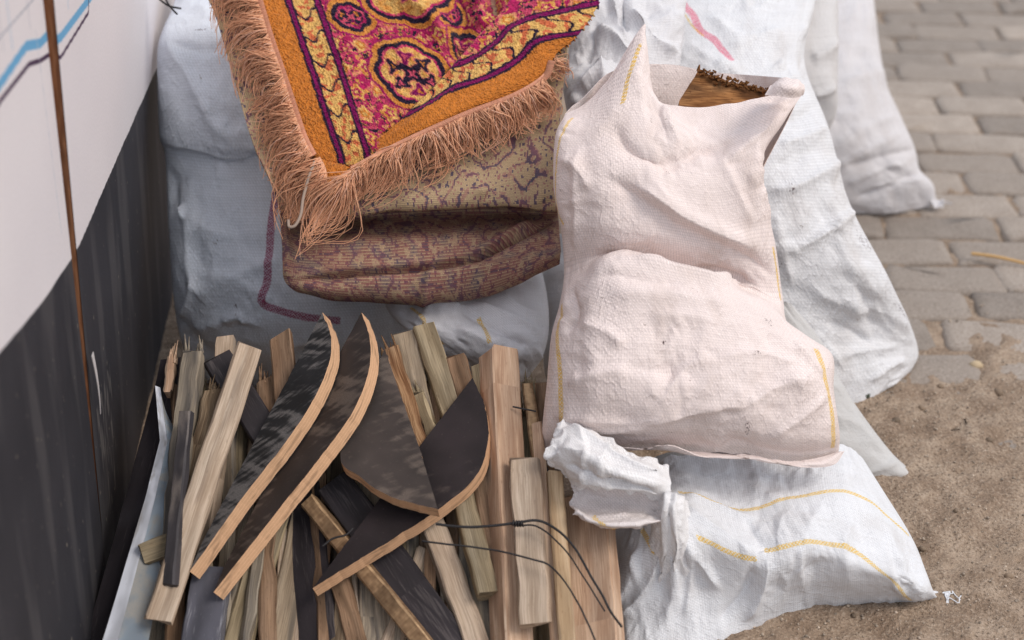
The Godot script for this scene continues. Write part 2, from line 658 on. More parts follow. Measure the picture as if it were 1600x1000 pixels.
# A flat piece cut to an outline (mm in its own plane) with the given thickness: [face mesh, core mesh].
func cut_board(outline: Array, thick: float, uvs := 2.0) -> Array:
	var poly := PackedVector2Array()
	for i in range(0, outline.size(), 2):
		poly.append(Vector2(outline[i], outline[i + 1]) * 0.001)
	var fine := PackedVector2Array()
	var chip := noise(90.0, outline.size() + int(absf(outline[0])), FastNoiseLite.TYPE_SIMPLEX_SMOOTH, 2)
	for k in poly.size():
		var a := poly[k]
		var b := poly[(k + 1) % poly.size()]
		var parts := maxi(1, int(a.distance_to(b) / 0.005))
		for q in parts:
			var m := a.lerp(b, float(q) / parts)
			var bite := maxf(0.0, chip.get_noise_2dv(m * 0.6 + Vector2(3, 7)) - 0.40) * 0.004
			var side := (b - a).orthogonal().normalized()
			fine.append(m + side * (chip.get_noise_2dv(m) * 0.0004 + bite))
	poly = fine
	var area := 0.0
	for k in poly.size():
		area += poly[k].cross(poly[(k + 1) % poly.size()])
	if area < 0:
		poly.reverse()
	var tri := Geometry2D.triangulate_polygon(poly)
	var face := Sheet.new()
	var core := Sheet.new()
	for side in 2:
		var s := face.p.size()
		for q in poly:
			face.p.append(Vector3(q.x, q.y, 0.0 if side == 0 else -thick))
			face.n.append(Vector3(0, 0, 1 if side == 0 else -1))
			face.uv.append(q * uvs + Vector2(0.5, 0.5))
		for k in range(0, tri.size(), 3):
			var t := [s + tri[k], s + tri[k + 1], s + tri[k + 2]]
			var cw := (poly[tri[k + 1]] - poly[tri[k]]).cross(poly[tri[k + 2]] - poly[tri[k]]) < 0
			if cw == (side == 0):
				face.ix.append_array(PackedInt32Array(t))
			else:
				face.ix.append_array(PackedInt32Array([t[0], t[2], t[1]]))
	var run := 0.0
	var lip := 0.0012
	for k in poly.size():
		var a: Vector2 = poly[k]
		var b: Vector2 = poly[(k + 1) % poly.size()]
		var d := (b - a)
		var nn := Vector3(d.y, -d.x, 0).normalized()
		var s := core.p.size()
		for e in [[a, 0.0], [b, d.length()]]:
			for z in [-0.0003, -thick + 0.0003]:
				core.p.append(Vector3(e[0].x, e[0].y, z) - nn * lip * 0.15)
				core.n.append(nn)
				core.uv.append(Vector2((run + e[1]) * 2.5, 0.02 if z > -0.001 else 0.98))
		core.ix.append_array(PackedInt32Array([s, s + 2, s + 1, s + 1, s + 2, s + 3]))
		run += d.length()
	return [face.mesh(), core.mesh()]
var made := {}
var holder := {}

func _ready() -> void:
	var cam := Camera3D.new()
	add_child(cam)
	cam.position = Vector3(0, 1.4, 0)
	cam.rotation_degrees = Vector3(-30, 0, 0)
	cam.near = 0.05
	cam.far = 300.0
	var lens := CameraAttributesPhysical.new()
	lens.frustum_focal_length = 55.2
	lens.frustum_focus_distance = 2.12
	lens.exposure_aperture = 3.0
	lens.frustum_near = 0.05
	lens.frustum_far = 300.0
	cam.attributes = lens
	cam.fov = 24.53
	var env := Environment.new()
	env.background_mode = Environment.BG_SKY
	var sky := Sky.new()
	var air := ProceduralSkyMaterial.new()
	air.sky_top_color = Color(0.80, 0.83, 0.88)
	air.sky_horizon_color = Color(0.82, 0.835, 0.855)
	air.ground_horizon_color = Color(0.5, 0.47, 0.44)
	air.ground_bottom_color = Color(0.36, 0.33, 0.30)
	air.sky_curve = 0.2
	sky.sky_material = air
	env.sky = sky
	env.tonemap_mode = Environment.TONE_MAPPER_LINEAR
	env.tonemap_exposure = 1.38
	env.sdfgi_enabled = true
	env.ssao_enabled = true
	env.ssil_enabled = true
	var we := WorldEnvironment.new()
	we.environment = env
	add_child(we)
	var sun := DirectionalLight3D.new()
	sun.name = "sun"
	sun.light_energy = 0.46
	sun.light_angular_distance = 26.0
	sun.light_color = Color(1.0, 0.965, 0.93)
	sun.shadow_enabled = true
	add_child(sun)
	sun.look_at_from_position(Vector3(2.5, 3.3, -0.6), Vector3(0, 0, -1.6))
	build_materials()
	build_ground()
	build_paving()
	build_hoarding()
	build_sacks()
	mat["frill"] = cloth(sack_texture(made.front, Color(0.93, 0.925, 0.93), [], 121, 0))
	mat["mouth"] = cloth(sack_texture(made.front, Color(0.91, 0.88, 0.875), [[[[0.04, 0.08], [0.18, 0.3], [0.42, 0.47], [0.75, 0.5]], Color(0.90, 0.74, 0.36), 10.0]], 123, 0))
	mat["pink_plain"] = cloth(sack_texture(made.front, Color(0.94, 0.885, 0.87), [], 125, 0))
	trim_sacks()
	build_mouth_board()
	build_rug()
	build_timber()
	build_litter()

# ---------------------------------------------------------------- materials
func build_materials() -> void:
	tex["weave"] = weave_normal()
	var grey := Color(0.34, 0.30, 0.25)
	mat["tan"] = grained(wood_texture(Color(0.60, 0.51, 0.425), Color(0.785, 0.695, 0.605), 3, 5.0, 0.2, Color(0.47, 0.41, 0.36), 0.55), 0.75, 0.08)
	mat["fresh"] = grained(wood_texture(Color(0.68, 0.535, 0.43), Color(0.85, 0.725, 0.61), 13, 4.0, 0.3, Color(0.50, 0.38, 0.30), 0.45), 0.7, 0.08)
	mat["honey"] = grained(wood_texture(Color(0.66, 0.54, 0.41), Color(0.81, 0.70, 0.56), 17, 3.0, 0.25, Color(0.52, 0.41, 0.29), 0.35), 0.7, 0.08)
	mat["olive"] = grained(wood_texture(Color(0.48, 0.42, 0.325), Color(0.68, 0.605, 0.48), 23, 4.0, 0.25, Color(0.34, 0.29, 0.22), 0.55), 0.8, 0.08)
	mat["umber"] = grained(wood_texture(Color(0.50, 0.43, 0.35), Color(0.68, 0.60, 0.50), 29, 7.0, 0.2, Color(0.36, 0.33, 0.30), 0.75), 0.85, 0.05)
	mat["brown"] = grained(wood_texture(Color(0.45, 0.34, 0.255), Color(0.63, 0.50, 0.39), 31, 5.0, 0.25, Color(0.2, 0.15, 0.11), 0.5), 0.8, 0.05)
	mat["grey"] = grained(wood_texture(Color(0.47, 0.425, 0.37), Color(0.67, 0.61, 0.53), 37, 6.0, 0.2, Color(0.30, 0.29, 0.29), 0.7), 0.85, 0.08)
	mat["rough_grey"] = grained(wood_texture(Color(0.36, 0.28, 0.21), Color(0.66, 0.56, 0.44), 41, 9.0, 0.15, grey, 0.4), 0.9, 0.15)
	mat["bark"] = grained(wood_texture(Color(0.40, 0.26, 0.16), Color(0.70, 0.55, 0.40), 43, 3.0, 0.5, Color(0.28, 0.18, 0.12), 0.8), 0.9, 0.12)
	mat["rough_brown"] = grained(wood_texture(Color(0.42, 0.25, 0.12), Color(0.68, 0.46, 0.26), 47, 7.0, 0.5, Color(0.22, 0.13, 0.07), 0.6), 0.9, 0.15)
	mat["plyedge"] = grained(ply_texture(5, Color(0.74, 0.62, 0.48), Color(0.46, 0.36, 0.27)), 0.8, 0.03)
	mat["rust_edge"] = grained(wood_texture(Color(0.44, 0.26, 0.16), Color(0.63, 0.41, 0.27), 59, 6.0, 0.5, Color(0.24, 0.14, 0.10), 0.9), 0.9, 0.1)
	mat["core"] = grained(ply_texture(9, Color(0.86, 0.70, 0.56), Color(0.79, 0.625, 0.485)), 0.75, 0.03)
	mat["film"] = grained(film_texture(3, Color(0.17, 0.155, 0.165), Color(0.46, 0.43, 0.42), 0.55, 3.0, 0.15), 0.5)
	mat["film_scuffed"] = grained(film_texture(7, Color(0.14, 0.14, 0.145), Color(0.52, 0.50, 0.49), 0.85, 3.0, -0.22), 0.5)
	mat["film_brown"] = grained(film_texture(11, Color(0.18, 0.16, 0.155), Color(0.46, 0.41, 0.37), 0.7, 2.0, 0.0), 0.5)
	mat["film_brown2"] = grained(film_texture(19, Color(0.22, 0.195, 0.185), Color(0.47, 0.42, 0.38), 0.7, 1.6, 0.02), 0.5)
	mat["film_dark"] = grained(film_texture(23, Color(0.155, 0.135, 0.14), Color(0.50, 0.45, 0.41), 0.7, 1.2, 0.25), 0.55)
	mat["frost"] = grained(film_texture(27, Color(0.30, 0.30, 0.33), Color(0.72, 0.72, 0.74), 0.9, 3.0, -0.05), 0.45)
	mat["painted"] = grained(film_texture(31, Color(0.22, 0.21, 0.22), Color(0.55, 0.51, 0.48), 0.8, 0.25, 0.0), 0.6)
	mat["metal"] = grained(film_texture(37, Color(0.45, 0.49, 0.53), Color(0.60, 0.58, 0.55), 0.9, 0.8, -0.1), 0.45)
	mat.metal.metallic = 0.1
	mat.metal.roughness = 0.65
	mat["galvanised"] = grained(film_texture(39, Color(0.66, 0.67, 0.70), Color(0.50, 0.48, 0.46), 0.6, 0.5, 0.2), 0.45)
	mat.galvanised.metallic = 0.1
	mat.galvanised.roughness = 0.6
	mat["wire"] = plain(Color(0.10, 0.09, 0.10), 0.5)
	mat["cord"] = plain(Color(0.62, 0.55, 0.50), 0.9)
	mat["straw"] = plain(Color(0.78, 0.62, 0.40), 0.7)
	mat["twig"] = plain(Color(0.24, 0.19, 0.14), 0.9)
	mat["rug_pile"] = grained(rug_pile_texture(), 0.95)
	var knots := noise(0.22, 71, FastNoiseLite.TYPE_CELLULAR, 1).get_image(640, 1280, false, false, true)
	mat.rug_pile.heightmap_enabled = true
	mat.rug_pile.heightmap_texture = keep(knots)
	mat.rug_pile.heightmap_scale = 0.22
	mat.rug_pile.rim_enabled = true
	mat.rug_pile.rim = 0.25
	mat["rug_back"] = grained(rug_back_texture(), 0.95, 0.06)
	var f := StandardMaterial3D.new()
	f.vertex_color_use_as_albedo = true
	f.roughness = 0.85
	f.cull_mode = BaseMaterial3D.CULL_DISABLED
	f.backlight_enabled = true
	f.backlight = Color(0.5, 0.5, 0.5)
	mat["fringe"] = f

const ORANGE := Color(0.775, 0.475, 0.20)
const YELLOW := Color(0.86, 0.69, 0.41)
const MAGENTA := Color(0.68, 0.13, 0.36)
const PURPLE := Color(0.50, 0.05, 0.34)
const NAVY := Color(0.14, 0.10, 0.19)
const ROSE := Color(0.80, 0.32, 0.42)

# x is the distance in from the fringed edge, y runs along it: 0.45 m by 0.9 m.
func rug_pile_texture() -> ImageTexture:
	var w := 640
	var h := 1280
	var data := PackedByteArray()
	data.resize(w * h * 3)
	var a := noise(1.0, 3, FastNoiseLite.TYPE_SIMPLEX_SMOOTH, 2)
	var b := noise(1.0, 8, FastNoiseLite.TYPE_SIMPLEX_SMOOTH, 2)
	var fine := noise(0.4, 12, FastNoiseLite.TYPE_SIMPLEX, 2).get_image(w, h, false, false, false).get_data()
	var rings := [[Vector2(0.200, 0.205), 0.047], [Vector2(0.232, 0.036), 0.072], [Vector2(0.325, 0.165), 0.036], [Vector2(0.135, 0.105), 0.022], [Vector2(0.30, 0.09), 0.02], [Vector2(0.20, 0.50), 0.06], [Vector2(0.25, 0.70), 0.07]]
	for py in h:
		for px in w:
			var k := py * w + px
			var j := fine[k] / 255.0 - 0.5
			var x := floorf(px * 0.45 / w / 0.0014 + j * 2.0) * 0.0014
			var y := floorf(py * 0.9 / h / 0.0014 + j * 1.7) * 0.0014
			var wob := a.get_noise_2d(x * 30.0, y * 30.0)
			var q := x + wob * 0.0012
			var c := ORANGE
			if q > 0.042:
				if q < 0.0452 or (q > 0.0512 and q < 0.0545) or (q > 0.086 and q < 0.0888) or (q > 0.0955 and q < 0.098):
					c = NAVY
				elif q < 0.0512 or (q >= 0.0888 and q <= 0.0955):
					c = PURPLE
				elif q < 0.086:
					c = YELLOW
					var cell := fposmod(y + 0.35 * (q - 0.07), 0.044)
					var bl := b.get_noise_2d(q * 60.0, y * 60.0)
					if bl > 0.18:
						c = ORANGE.lerp(ROSE, 0.35)
					if absf(cell - 0.012 - 0.008 * sin(q * 210.0)) < 0.0022:
						c = NAVY
				else:
					c = field_colour(Vector2(x, y), a, b, rings)
			var v := 1.0 + j * 0.32 + 0.12 * a.get_noise_2d(x * 90.0, y * 90.0)
			put(data, k * 3, c * v)
	return keep(bytes_image(w, h, data))

func field_colour(p: Vector2, a: FastNoiseLite, b: FastNoiseLite, rings: Array) -> Color:
	var n1 := a.get_noise_2d(p.x * 52.0 + 20.0, p.y * 52.0)
	var n2 := b.get_noise_2d(p.x * 34.0, p.y * 34.0 + 9.0)
	for r in rings:
		var d: Vector2 = p - r[0]
		var th := d.angle()
		var size: float = r[1]
		var e: float = d.length() - size * (1.0 + 0.13 * absf(sin(th * 3.5)) - 0.06) + n1 * 0.002
		if e > 0.018:
			continue
		if e > 0.0145:
			return MAGENTA.lerp(PURPLE, 0.5)
		if e > 0.0065:
			return ORANGE.lerp(YELLOW, 0.25 + 0.3 * n1)
		if e > -0.0005:
			return NAVY
		if e > -0.0045:
			return MAGENTA if n2 > -0.1 else ROSE
		var best := 9.0
		var kind := 0
		for q in 7:
			var at := Vector2.ZERO if q == 6 else Vector2.from_angle(q * TAU / 6.0 + 0.4) * size * 0.58
			var f := d - at
			var rr := f.length() * (1.0 + 0.42 * cos(f.angle() * (4.0 if q == 6 else 3.0) + q)) + n1 * 0.0018
			if q == 6:
				rr *= 0.62
			if rr < best:
				best = rr
				kind = q
		if best < 0.0032:
			return ORANGE if kind & 1 else ROSE
		if best < 0.0082:
			return NAVY if kind % 3 != 1 else PURPLE
		if best < 0.0100:
			return ROSE.lerp(YELLOW, 0.4)
		return YELLOW.lerp(ORANGE, clampf(0.12 + n1 * 0.9, 0.0, 0.65))
	var cc := Vector2(floorf(p.x / 0.040), floorf(p.y / 0.043))
	var mid := (cc + Vector2(0.5 + 0.2 * sin(cc.y * 5.1 + cc.x), 0.5 + 0.2 * cos(cc.x * 7.3 + cc.y))) * Vector2(0.040, 0.043)
	var f := (p - mid) * 1.35
	var fr := f.length() * (1.0 + 0.2 * cos(f.angle() * 5.0 + cc.x * 2.0)) + n1 * 0.0012
	if fr < 0.0045:
		return YELLOW
	if fr < 0.0085:
		return MAGENTA if int(cc.x + cc.y) & 1 else ORANGE
	if fr < 0.0165:
		return YELLOW.lerp(ORANGE if int(cc.x * 3 + cc.y) & 1 else ROSE, clampf(0.35 + n1, 0.0, 0.85))
	if fr < 0.019:
		return MAGENTA
	var leaf := f.rotated(cc.y * 1.3 + cc.x * 2.1)
	if absf(leaf.x - 0.024) < 0.0075 and absf(leaf.y - 0.004 * sin(leaf.x * 300.0)) < 0.0038:
		return NAVY
	if absf(leaf.x + 0.025) < 0.006 and absf(leaf.y) < 0.0045:
		return ORANGE.lerp(YELLOW, 0.5)
	if absf(n2) < 0.045:
		return NAVY
	if absf(n2) < 0.085:
		return ORANGE.lerp(YELLOW, 0.4)
	if n1 > 0.34:
		return YELLOW.lerp(ROSE, 0.35)
	return MAGENTA.lerp(ROSE, clampf(0.35 + n2 * 1.1, 0.0, 0.9))

# Underside of the rug: flat-woven, the pattern showing through faded. 0.64 m by 0.72 m.
func rug_back_texture() -> ImageTexture:
	var w := 896
	var h := 1008
	var data := PackedByteArray()
	data.resize(w * h * 3)
	var a := noise(1.0, 33, FastNoiseLite.TYPE_SIMPLEX_SMOOTH, 2)
	var b := noise(1.0, 38, FastNoiseLite.TYPE_SIMPLEX_SMOOTH, 2)
	var fine := noise(0.45, 42, FastNoiseLite.TYPE_SIMPLEX, 2).get_image(w, h, false, false, false).get_data()
	var beige := Color(0.76, 0.66, 0.53)
	var plum := Color(0.54, 0.38, 0.42)
	var ink := Color(0.40, 0.36, 0.42)
	var blush := Color(0.68, 0.49, 0.46)
	for py in h:
		for px in w:
			var k := py * w + px
			var cx := px / 3
			var cy := py / 3
			var x := cx * 0.64 / 298.67
			var y := cy * 0.72 / 336.0
			var n1 := a.get_noise_2d(x * 22.0, y * 22.0)
			var n2 := b.get_noise_2d(x * 48.0, y * 34.0)
			var ring := absf(fposmod(Vector2(fposmod(x, 0.13) - 0.065, fposmod(y + 0.03, 0.12) - 0.06).length() + n1 * 0.016, 0.028) - 0.014)
			var n3 := b.get_noise_2d(x * 105.0 + 30.0, y * 80.0)
			var c := beige
			if ring < 0.0021 and n2 > -0.2:
				c = ink.lerp(plum, clampf(0.5 + n1, 0.0, 1.0))
			elif ring < 0.0046 and n3 > -0.05:
				c = blush.lerp(beige, 0.35)
			elif n3 > 0.40:
				c = plum.lerp(ink, clampf(n1 * 1.5 + 0.5, 0.0, 1.0))
			elif n3 < -0.50:
				c = blush
			var dense_shade := smoothstep(0.385, 0.42, y + n1 * 0.01)  # past the lip: denser maroon weft, with shade of the lower folds painted in
			if dense_shade > 0.0:
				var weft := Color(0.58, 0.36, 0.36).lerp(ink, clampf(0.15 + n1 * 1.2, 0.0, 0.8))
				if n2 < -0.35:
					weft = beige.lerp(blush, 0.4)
				c = c.lerp(weft, dense_shade * (0.72 if (cy & 1) == 0 else 0.22))
			var gap := 0.84 if px % 3 == 0 else 1.0
			gap *= 0.80 if py % 3 == 0 else 1.0
			put(data, k * 3, c * gap * (1.0 + (fine[k] / 255.0 - 0.5) * 0.35))
	return keep(bytes_image(w, h, data))

# ---------------------------------------------------------------- layouts of texture on cloth
func flat_uv(nu: int, nv: int, su: float, sv: float) -> PackedVector2Array:
	var o := PackedVector2Array()
	for j in nv:
		for i in nu:
			o.append(Vector2(float(i) / (nu - 1) * su, float(j) / (nv - 1) * sv))
	return o

# Underside of the rug, from its top down to the lip of the upper fold and on round the lower folds.
func metre_uv(g: PackedVector3Array, nu: int, nv: int) -> PackedVector2Array:
	var l := lengths(g, nu, nv)
	var o := PackedVector2Array()
	var lip: float = l[1][int(nv * 0.44)]
	var whole: float = l[1][nv - 1]
	for j in nv:
		var d: float = l[1][j]
		var v := 0.55 * d / lip if d < lip else 0.55 + 0.44 * (d - lip) / (whole - lip)
		for i in nu:
			o.append(Vector2(l[0][i] / 0.64, v))
	return o

func edge_uv(g: PackedVector3Array, nu: int, nv: int) -> PackedVector2Array:
	var o := PackedVector2Array()
	var down := 0.0
	for j in nv:
		if j > 0:
			down += g[j * nu].distance_to(g[(j - 1) * nu])
		var x := 0.0
		for i in nu:
			if i > 0:
				x += g[j * nu + i].distance_to(g[j * nu + i - 1]) * 0.97
			o.append(Vector2((x + 0.003) / 0.45, down / 0.9))
	return o

func border_uv(g: PackedVector3Array, nu: int, nv: int, start: Array) -> PackedVector2Array:
	var o := PackedVector2Array()
	o.resize(nu * nv)
	var s0 := spline1(start, nu)
	var along := 0.34
	for i in nu:
		if i > 0:
			along += g[(nv - 1) * nu + i].distance_to(g[(nv - 1) * nu + i - 1])
		var x := maxf(s0[i], 0.0)
		for j in range(nv - 1, -1, -1):
			if j < nv - 1:
				x += g[j * nu + i].distance_to(g[(j + 1) * nu + i]) * 0.9
			o[j * nu + i] = Vector2((x + 0.003) / 0.45, along / 0.9)
	return o

func band_uv(nu: int, nv: int, along: float, deep: float) -> PackedVector2Array:
	var o := PackedVector2Array()
	for j in nv:
		for i in nu:
			o.append(Vector2((0.004 + deep * float(i) / (nu - 1)) / 0.45, (along + 0.06 * float(j) / (nv - 1)) / 0.9))
	return o

func flip_rows(g: PackedVector3Array, nu: int, nv: int) -> void:
	var c := g.duplicate()
	for j in nv:
		for i in nu:
			g[j * nu + i] = c[(nv - 1 - j) * nu + i]

func pleat(g: PackedVector3Array, nu: int, nv: int, count: float, amp: float) -> void:
	var nrm := normals(g, nu, nv)
	var n := noise(4.0, 66)
	for j in nv:
		var t := float(j) / (nv - 1)
		for i in nu:
			var s := float(i) / (nu - 1)
			g[j * nu + i] += nrm[j * nu + i] * (amp * 0.001 * sin((s + 0.06 * n.get_noise_2d(s, t)) * count * TAU) * (1.0 - 0.6 * t))

# Loose gathered plastic: ridges that run along the cloth, and ragged free edges.
func ruffle(g: PackedVector3Array, nu: int, nv: int, ridges: float, amp: float, ragged: float, sd: int) -> void:
	var nrm := normals(g, nu, nv)
	var n := noise(1.0, sd, FastNoiseLite.TYPE_SIMPLEX_SMOOTH, 2)
	for j in nv:
		var t := float(j) / (nv - 1)
		for i in nu:
			var s := float(i) / (nu - 1)
			var w := fposmod((t + 0.16 * n.get_noise_2d(s * 2.2, t * 1.5)) * ridges, 1.0)
			var fold := absf(w * 2.0 - 1.0) - 0.5
			var strong := 0.35 + 0.65 * clampf(n.get_noise_2d(s * 3.0 + 20.0, t * 4.0) + 0.5, 0.0, 1.0)
			var rim := 1.0 - smoothstep(0.0, 0.16, minf(minf(s, t), 1.0 - t))
			var k := j * nu + i
			g[k] += nrm[k] * (amp * 0.001 * fold * strong)
			g[k] += Vector3(n.get_noise_2d(s * 6.0, t * 5.0 + 5.0), n.get_noise_2d(s * 6.0 + 40.0, t * 5.0), 0) * (ragged * 0.001 * rim)

func tuft(g: PackedVector3Array, nu: int, nv: int, amp: float, sd: int) -> void:
	var nrm := normals(g, nu, nv)
	rng.seed = sd * 97
	for k in g.size():
		var room := minf(1.0, g[k].distance_to(g[k - nu if k >= nu else k + nu]) / 0.0018)
		g[k] += nrm[k] * room * clampf(rng.randfn(0.0, amp), -2.0 * amp, 2.0 * amp)

# ---------------------------------------------------------------- trimmings
func ear(at: Vector3, size: float, m: Material, parent: Node3D) -> void:
	var g := PackedVector3Array()
	rng.seed = int(at.x * 1000.0)
	for j in 6:
		for i in 6:
			var s := i / 5.0
			var t := j / 5.0
			g.append(at + Vector3((s - 0.45) * size * (1.0 - 0.35 * t), -0.004 + 0.010 * (1.0 - t) + 0.002 * sin(s * 7.0 + t * 3.0), (t - 0.35) * size * 0.7) + Vector3(rng.randfn(0, 0.0008), absf(rng.randfn(0, 0.001)), 0))
	for k in g.size():
		g[k].y = maxf(g[k].y, 0.003)
	obj("sewn_corner", shell_mesh(g, 6, 6, 0.0012, flat_uv(6, 6, 0.05, 0.05)), m, parent)
	for k in 2:
		var p := PackedVector3Array([at + Vector3(size * 0.3, 0.006, 0.0)])
		for q in 6:
			p.append(p[q] + Vector3(rng.randf_range(0.001, 0.006), 0, rng.randfn(0, 0.005)))
		for q in p.size():
			p[q].y = maxf(p[q].y, 0.008)
		obj("loose_thread", tube(spline(p, 20), 0.0009, 5), m, parent)

# Fringe: bundles of thin yarn from a root line to a line of tips, each curling its own way.
func fringe(parent: Node3D, called: String, roots: PackedVector3Array, tips: PackedVector3Array, n: int, sd: int, spread: float) -> void:
	var sheet := Sheet.new()
	rng.seed = sd * 131
	var curl := noise(1.0, sd, FastNoiseLite.TYPE_SIMPLEX_SMOOTH, 2)
	var r := spline(roots, 400)
	var t := spline(tips, 400)
	for k in n:
		var x := rng.randf()
		var i := int(x * 399.0)
		var lock := floorf(x * 34.0)
		var toward := clampi(i + int(rng.randfn(0, 14.0 * spread)) + int(14.0 * curl.get_noise_1d(lock * 3.7)), 0, 399)
		var a := r[i]
		var full := t[toward] - a
		full *= rng.randf_range(0.42, 1.15) * (1.0 + 0.45 * curl.get_noise_1d(lock * 9.1 + 50.0))
		var side := full.cross(TOWARD).normalized()
		var bow := (rng.randfn(0, 0.13) + 0.45 * curl.get_noise_1d(lock * 5.3 + 9.0)) * full.length()
		var lift := rng.randf_range(0.0, 0.016)
		var ph := rng.randf() * TAU
		var path := PackedVector3Array()
		for q in 9:
			var s := q / 8.0
			var p := a + full * s + side * (bow * sin(s * PI) * (0.5 + s) + (sin(ph + s * 6.5) * 0.003 + sin(lock * 2.1 + s * 5.5) * 0.006) * s + rng.randfn(0, 0.0007) * s)
			p += TOWARD * (lift * sin(minf(s * 1.3, 1.0) * PI) + 0.004 * (1.0 - s))
			path.append(p)
		var tone := rng.randf_range(0.72, 1.1)
		var c := Color(0.84, 0.45, 0.27) * tone
		if rng.randf() < 0.12:
			c = Color(0.82, 0.50, 0.36)
		add_tube(sheet, path, 0.0006 + 0.0011 * pow(rng.randf(), 2.0), 3, c, 0.0005)
	var o := obj(called, sheet.mesh(), mat.fringe, parent)
	o.set_meta("kind", "stuff")

# Whipped edge from which the fringe hangs.
func seam(parent: Node3D, line: PackedVector3Array) -> void:
	var sheet := Sheet.new()
	var l := spline(line, 260)
	rng.seed = 19
	for i in range(1, 259):
		var d := (l[i + 1] - l[i - 1]).normalized()
		var side := d.cross(TOWARD).normalized()
		var path := PackedVector3Array()
		for q in 5:
			var a := lerpf(-0.9, 0.9, q / 4.0)
			path.append(l[i] + side * (a * 0.0055) + TOWARD * (0.0035 * cos(a * 1.5)) + d * (a * 0.0015))
		add_tube(sheet, path, 0.0010, 3, Color(0.70, 0.34, 0.22) * rng.randf_range(0.85, 1.1))
	obj("whipped_seam", sheet.mesh(), mat.fringe, parent)

# ---------------------------------------------------------------- timber, metal and wire
func batten(called: String, label: String, category: String, a: Vector3, b: Vector3, w: float, t: float, m: Material, roll: float, rough: float, skew: float, up: Vector3) -> void:
	var sd := taken.size() + int(absf(a.x) * 9000.0) % 97
	var o := obj(called, batten_mesh(a.distance_to(b), w, t, sd, rough, skew), m)
	o.transform = frame_of(a, b, up, roll)
	o.translate_object_local(Vector3(0, -t / 2, 0))
	tag(o, label, category, "timber offcuts in the heap")
	if rough >= 0.003:
		var sheet := Sheet.new()
		rng.seed = sd * 17 + 1
		for k in 11:
			var p := Vector3(0.004, rng.randf_range(-0.42, 0.42) * t, rng.randf_range(-0.46, 0.46) * w)
			var d := Vector3(-1, rng.randfn(0, 0.16), rng.randfn(0, 0.16)).normalized() * (0.008 + 0.030 * pow(rng.randf(), 1.6))
			add_tube(sheet, PackedVector3Array([p, p + d * 0.5, p + d]), rng.randf_range(0.0018, 0.0042), 4, Color.WHITE, 0.0005)
		obj("splinters", sheet.mesh(), m, o)

func offcut(label: String, at: Vector3, turn: Basis, outline: Array, thick: float, film: Material) -> void:
	var t := thing("curved_plywood", label, "plywood", at, "curved plywood offcuts")
	t.basis = turn
	var c := cut_board(outline, thick)
	obj("film_face", c[0], film, t)
	obj("sawn_edge", c[1], mat.core, t)

func metal_profile(a: PackedVector3Array, b: PackedVector3Array, c: PackedVector3Array) -> void:
	var t := thing("metal_profile", "bent galvanised metal profile leaning in the corner against the hoarding", "metal profile")
	for e in [["flange", a, b], ["web", b, c]]:
		var g := PackedVector3Array()
		var n := 40
		var p := polyline(e[1], n)
		var q := polyline(e[2], n)
		for j in n:
			for i in 5:
				g.append(p[j].lerp(q[j], i / 4.0))
		crumple(g, 5, n, 0.8, 0.5, 0.05, 3, Vector3.ONE, 0.0)
		obj(e[0], shell_mesh(g, 5, n, 0.0012, flat_uv(5, n, 0.1, 1.0)), mat.galvanised if e[0] == "flange" else mat.metal, t)

func polyline(p: PackedVector3Array, n: int) -> PackedVector3Array:
	var o := PackedVector3Array()
	for i in n:
		var x := float(i) / (n - 1) * (p.size() - 1)
		var k := mini(int(x), p.size() - 2)
		o.append(p[k].lerp(p[k + 1], x - k))
	return o

func wire(label: String, path: PackedVector3Array, r: float) -> void:
	var n := noise(9.0, int(path[0].x * 1000.0))
	for k in path.size():
		path[k] += Vector3(n.get_noise_3dv(path[k]), n.get_noise_3dv(path[k] + Vector3.ONE), 0) * 0.003
	tag(obj("tie_wire", tube(path, r, 6), mat.wire), label, "wire", "black tie wires")

func wire_knot(at: Vector3) -> void:
	var path := PackedVector3Array()
	for k in 60:
		var t := k / 59.0
		path.append(at + Vector3((t - 0.5) * 0.014, sin(t * TAU * 4.0) * 0.0035, cos(t * TAU * 4.0) * 0.0035))
	tag(obj("wire_knot", tube(path, 0.0014, 5), mat.wire), "coiled knot of black wire on the pale short board", "wire", "black tie wires")

# ---------------------------------------------------------------- litter on the ground
func straw(a: Vector3, b: Vector3) -> void:
	var p := PackedVector3Array([a, a.lerp(b, 0.35) + Vector3(0, 0.004, 0), a.lerp(b, 0.7) + Vector3(0, 0.003, 0), b])
	tag(obj("straw_stick", tube(spline(p, 16), 0.0035, 7, 0.003), mat.straw), "pale straw coloured stick lying on the paving at the right edge", "stick")

func twig(label: String, p: PackedVector3Array) -> void:
	tag(obj("dry_twig", tube(spline(p, 14), 0.0016, 5, 0.0008), mat.twig), label, "twig", "dry twigs on the ground")

func stone_mesh(r: float, sd: int, rings := 6, sides := 8) -> ArrayMesh:
	var sheet := Sheet.new()
	var n := noise(1.2, sd, FastNoiseLite.TYPE_SIMPLEX_SMOOTH, 2)
	for j in rings + 1:
		for i in sides + 1:
			var d := Vector3(sin(PI * j / rings) * cos(TAU * i / sides), cos(PI * j / rings), sin(PI * j / rings) * sin(TAU * i / sides))
			var rr := r * (1.0 + 0.45 * n.get_noise_3dv(d * 1.3))
			sheet.p.append(d * Vector3(rr * 1.15, rr * 0.65, rr * 0.9))
			sheet.n.append(d)
	sheet.quads(0, sides + 1, rings + 1, true)
	return sheet.mesh()

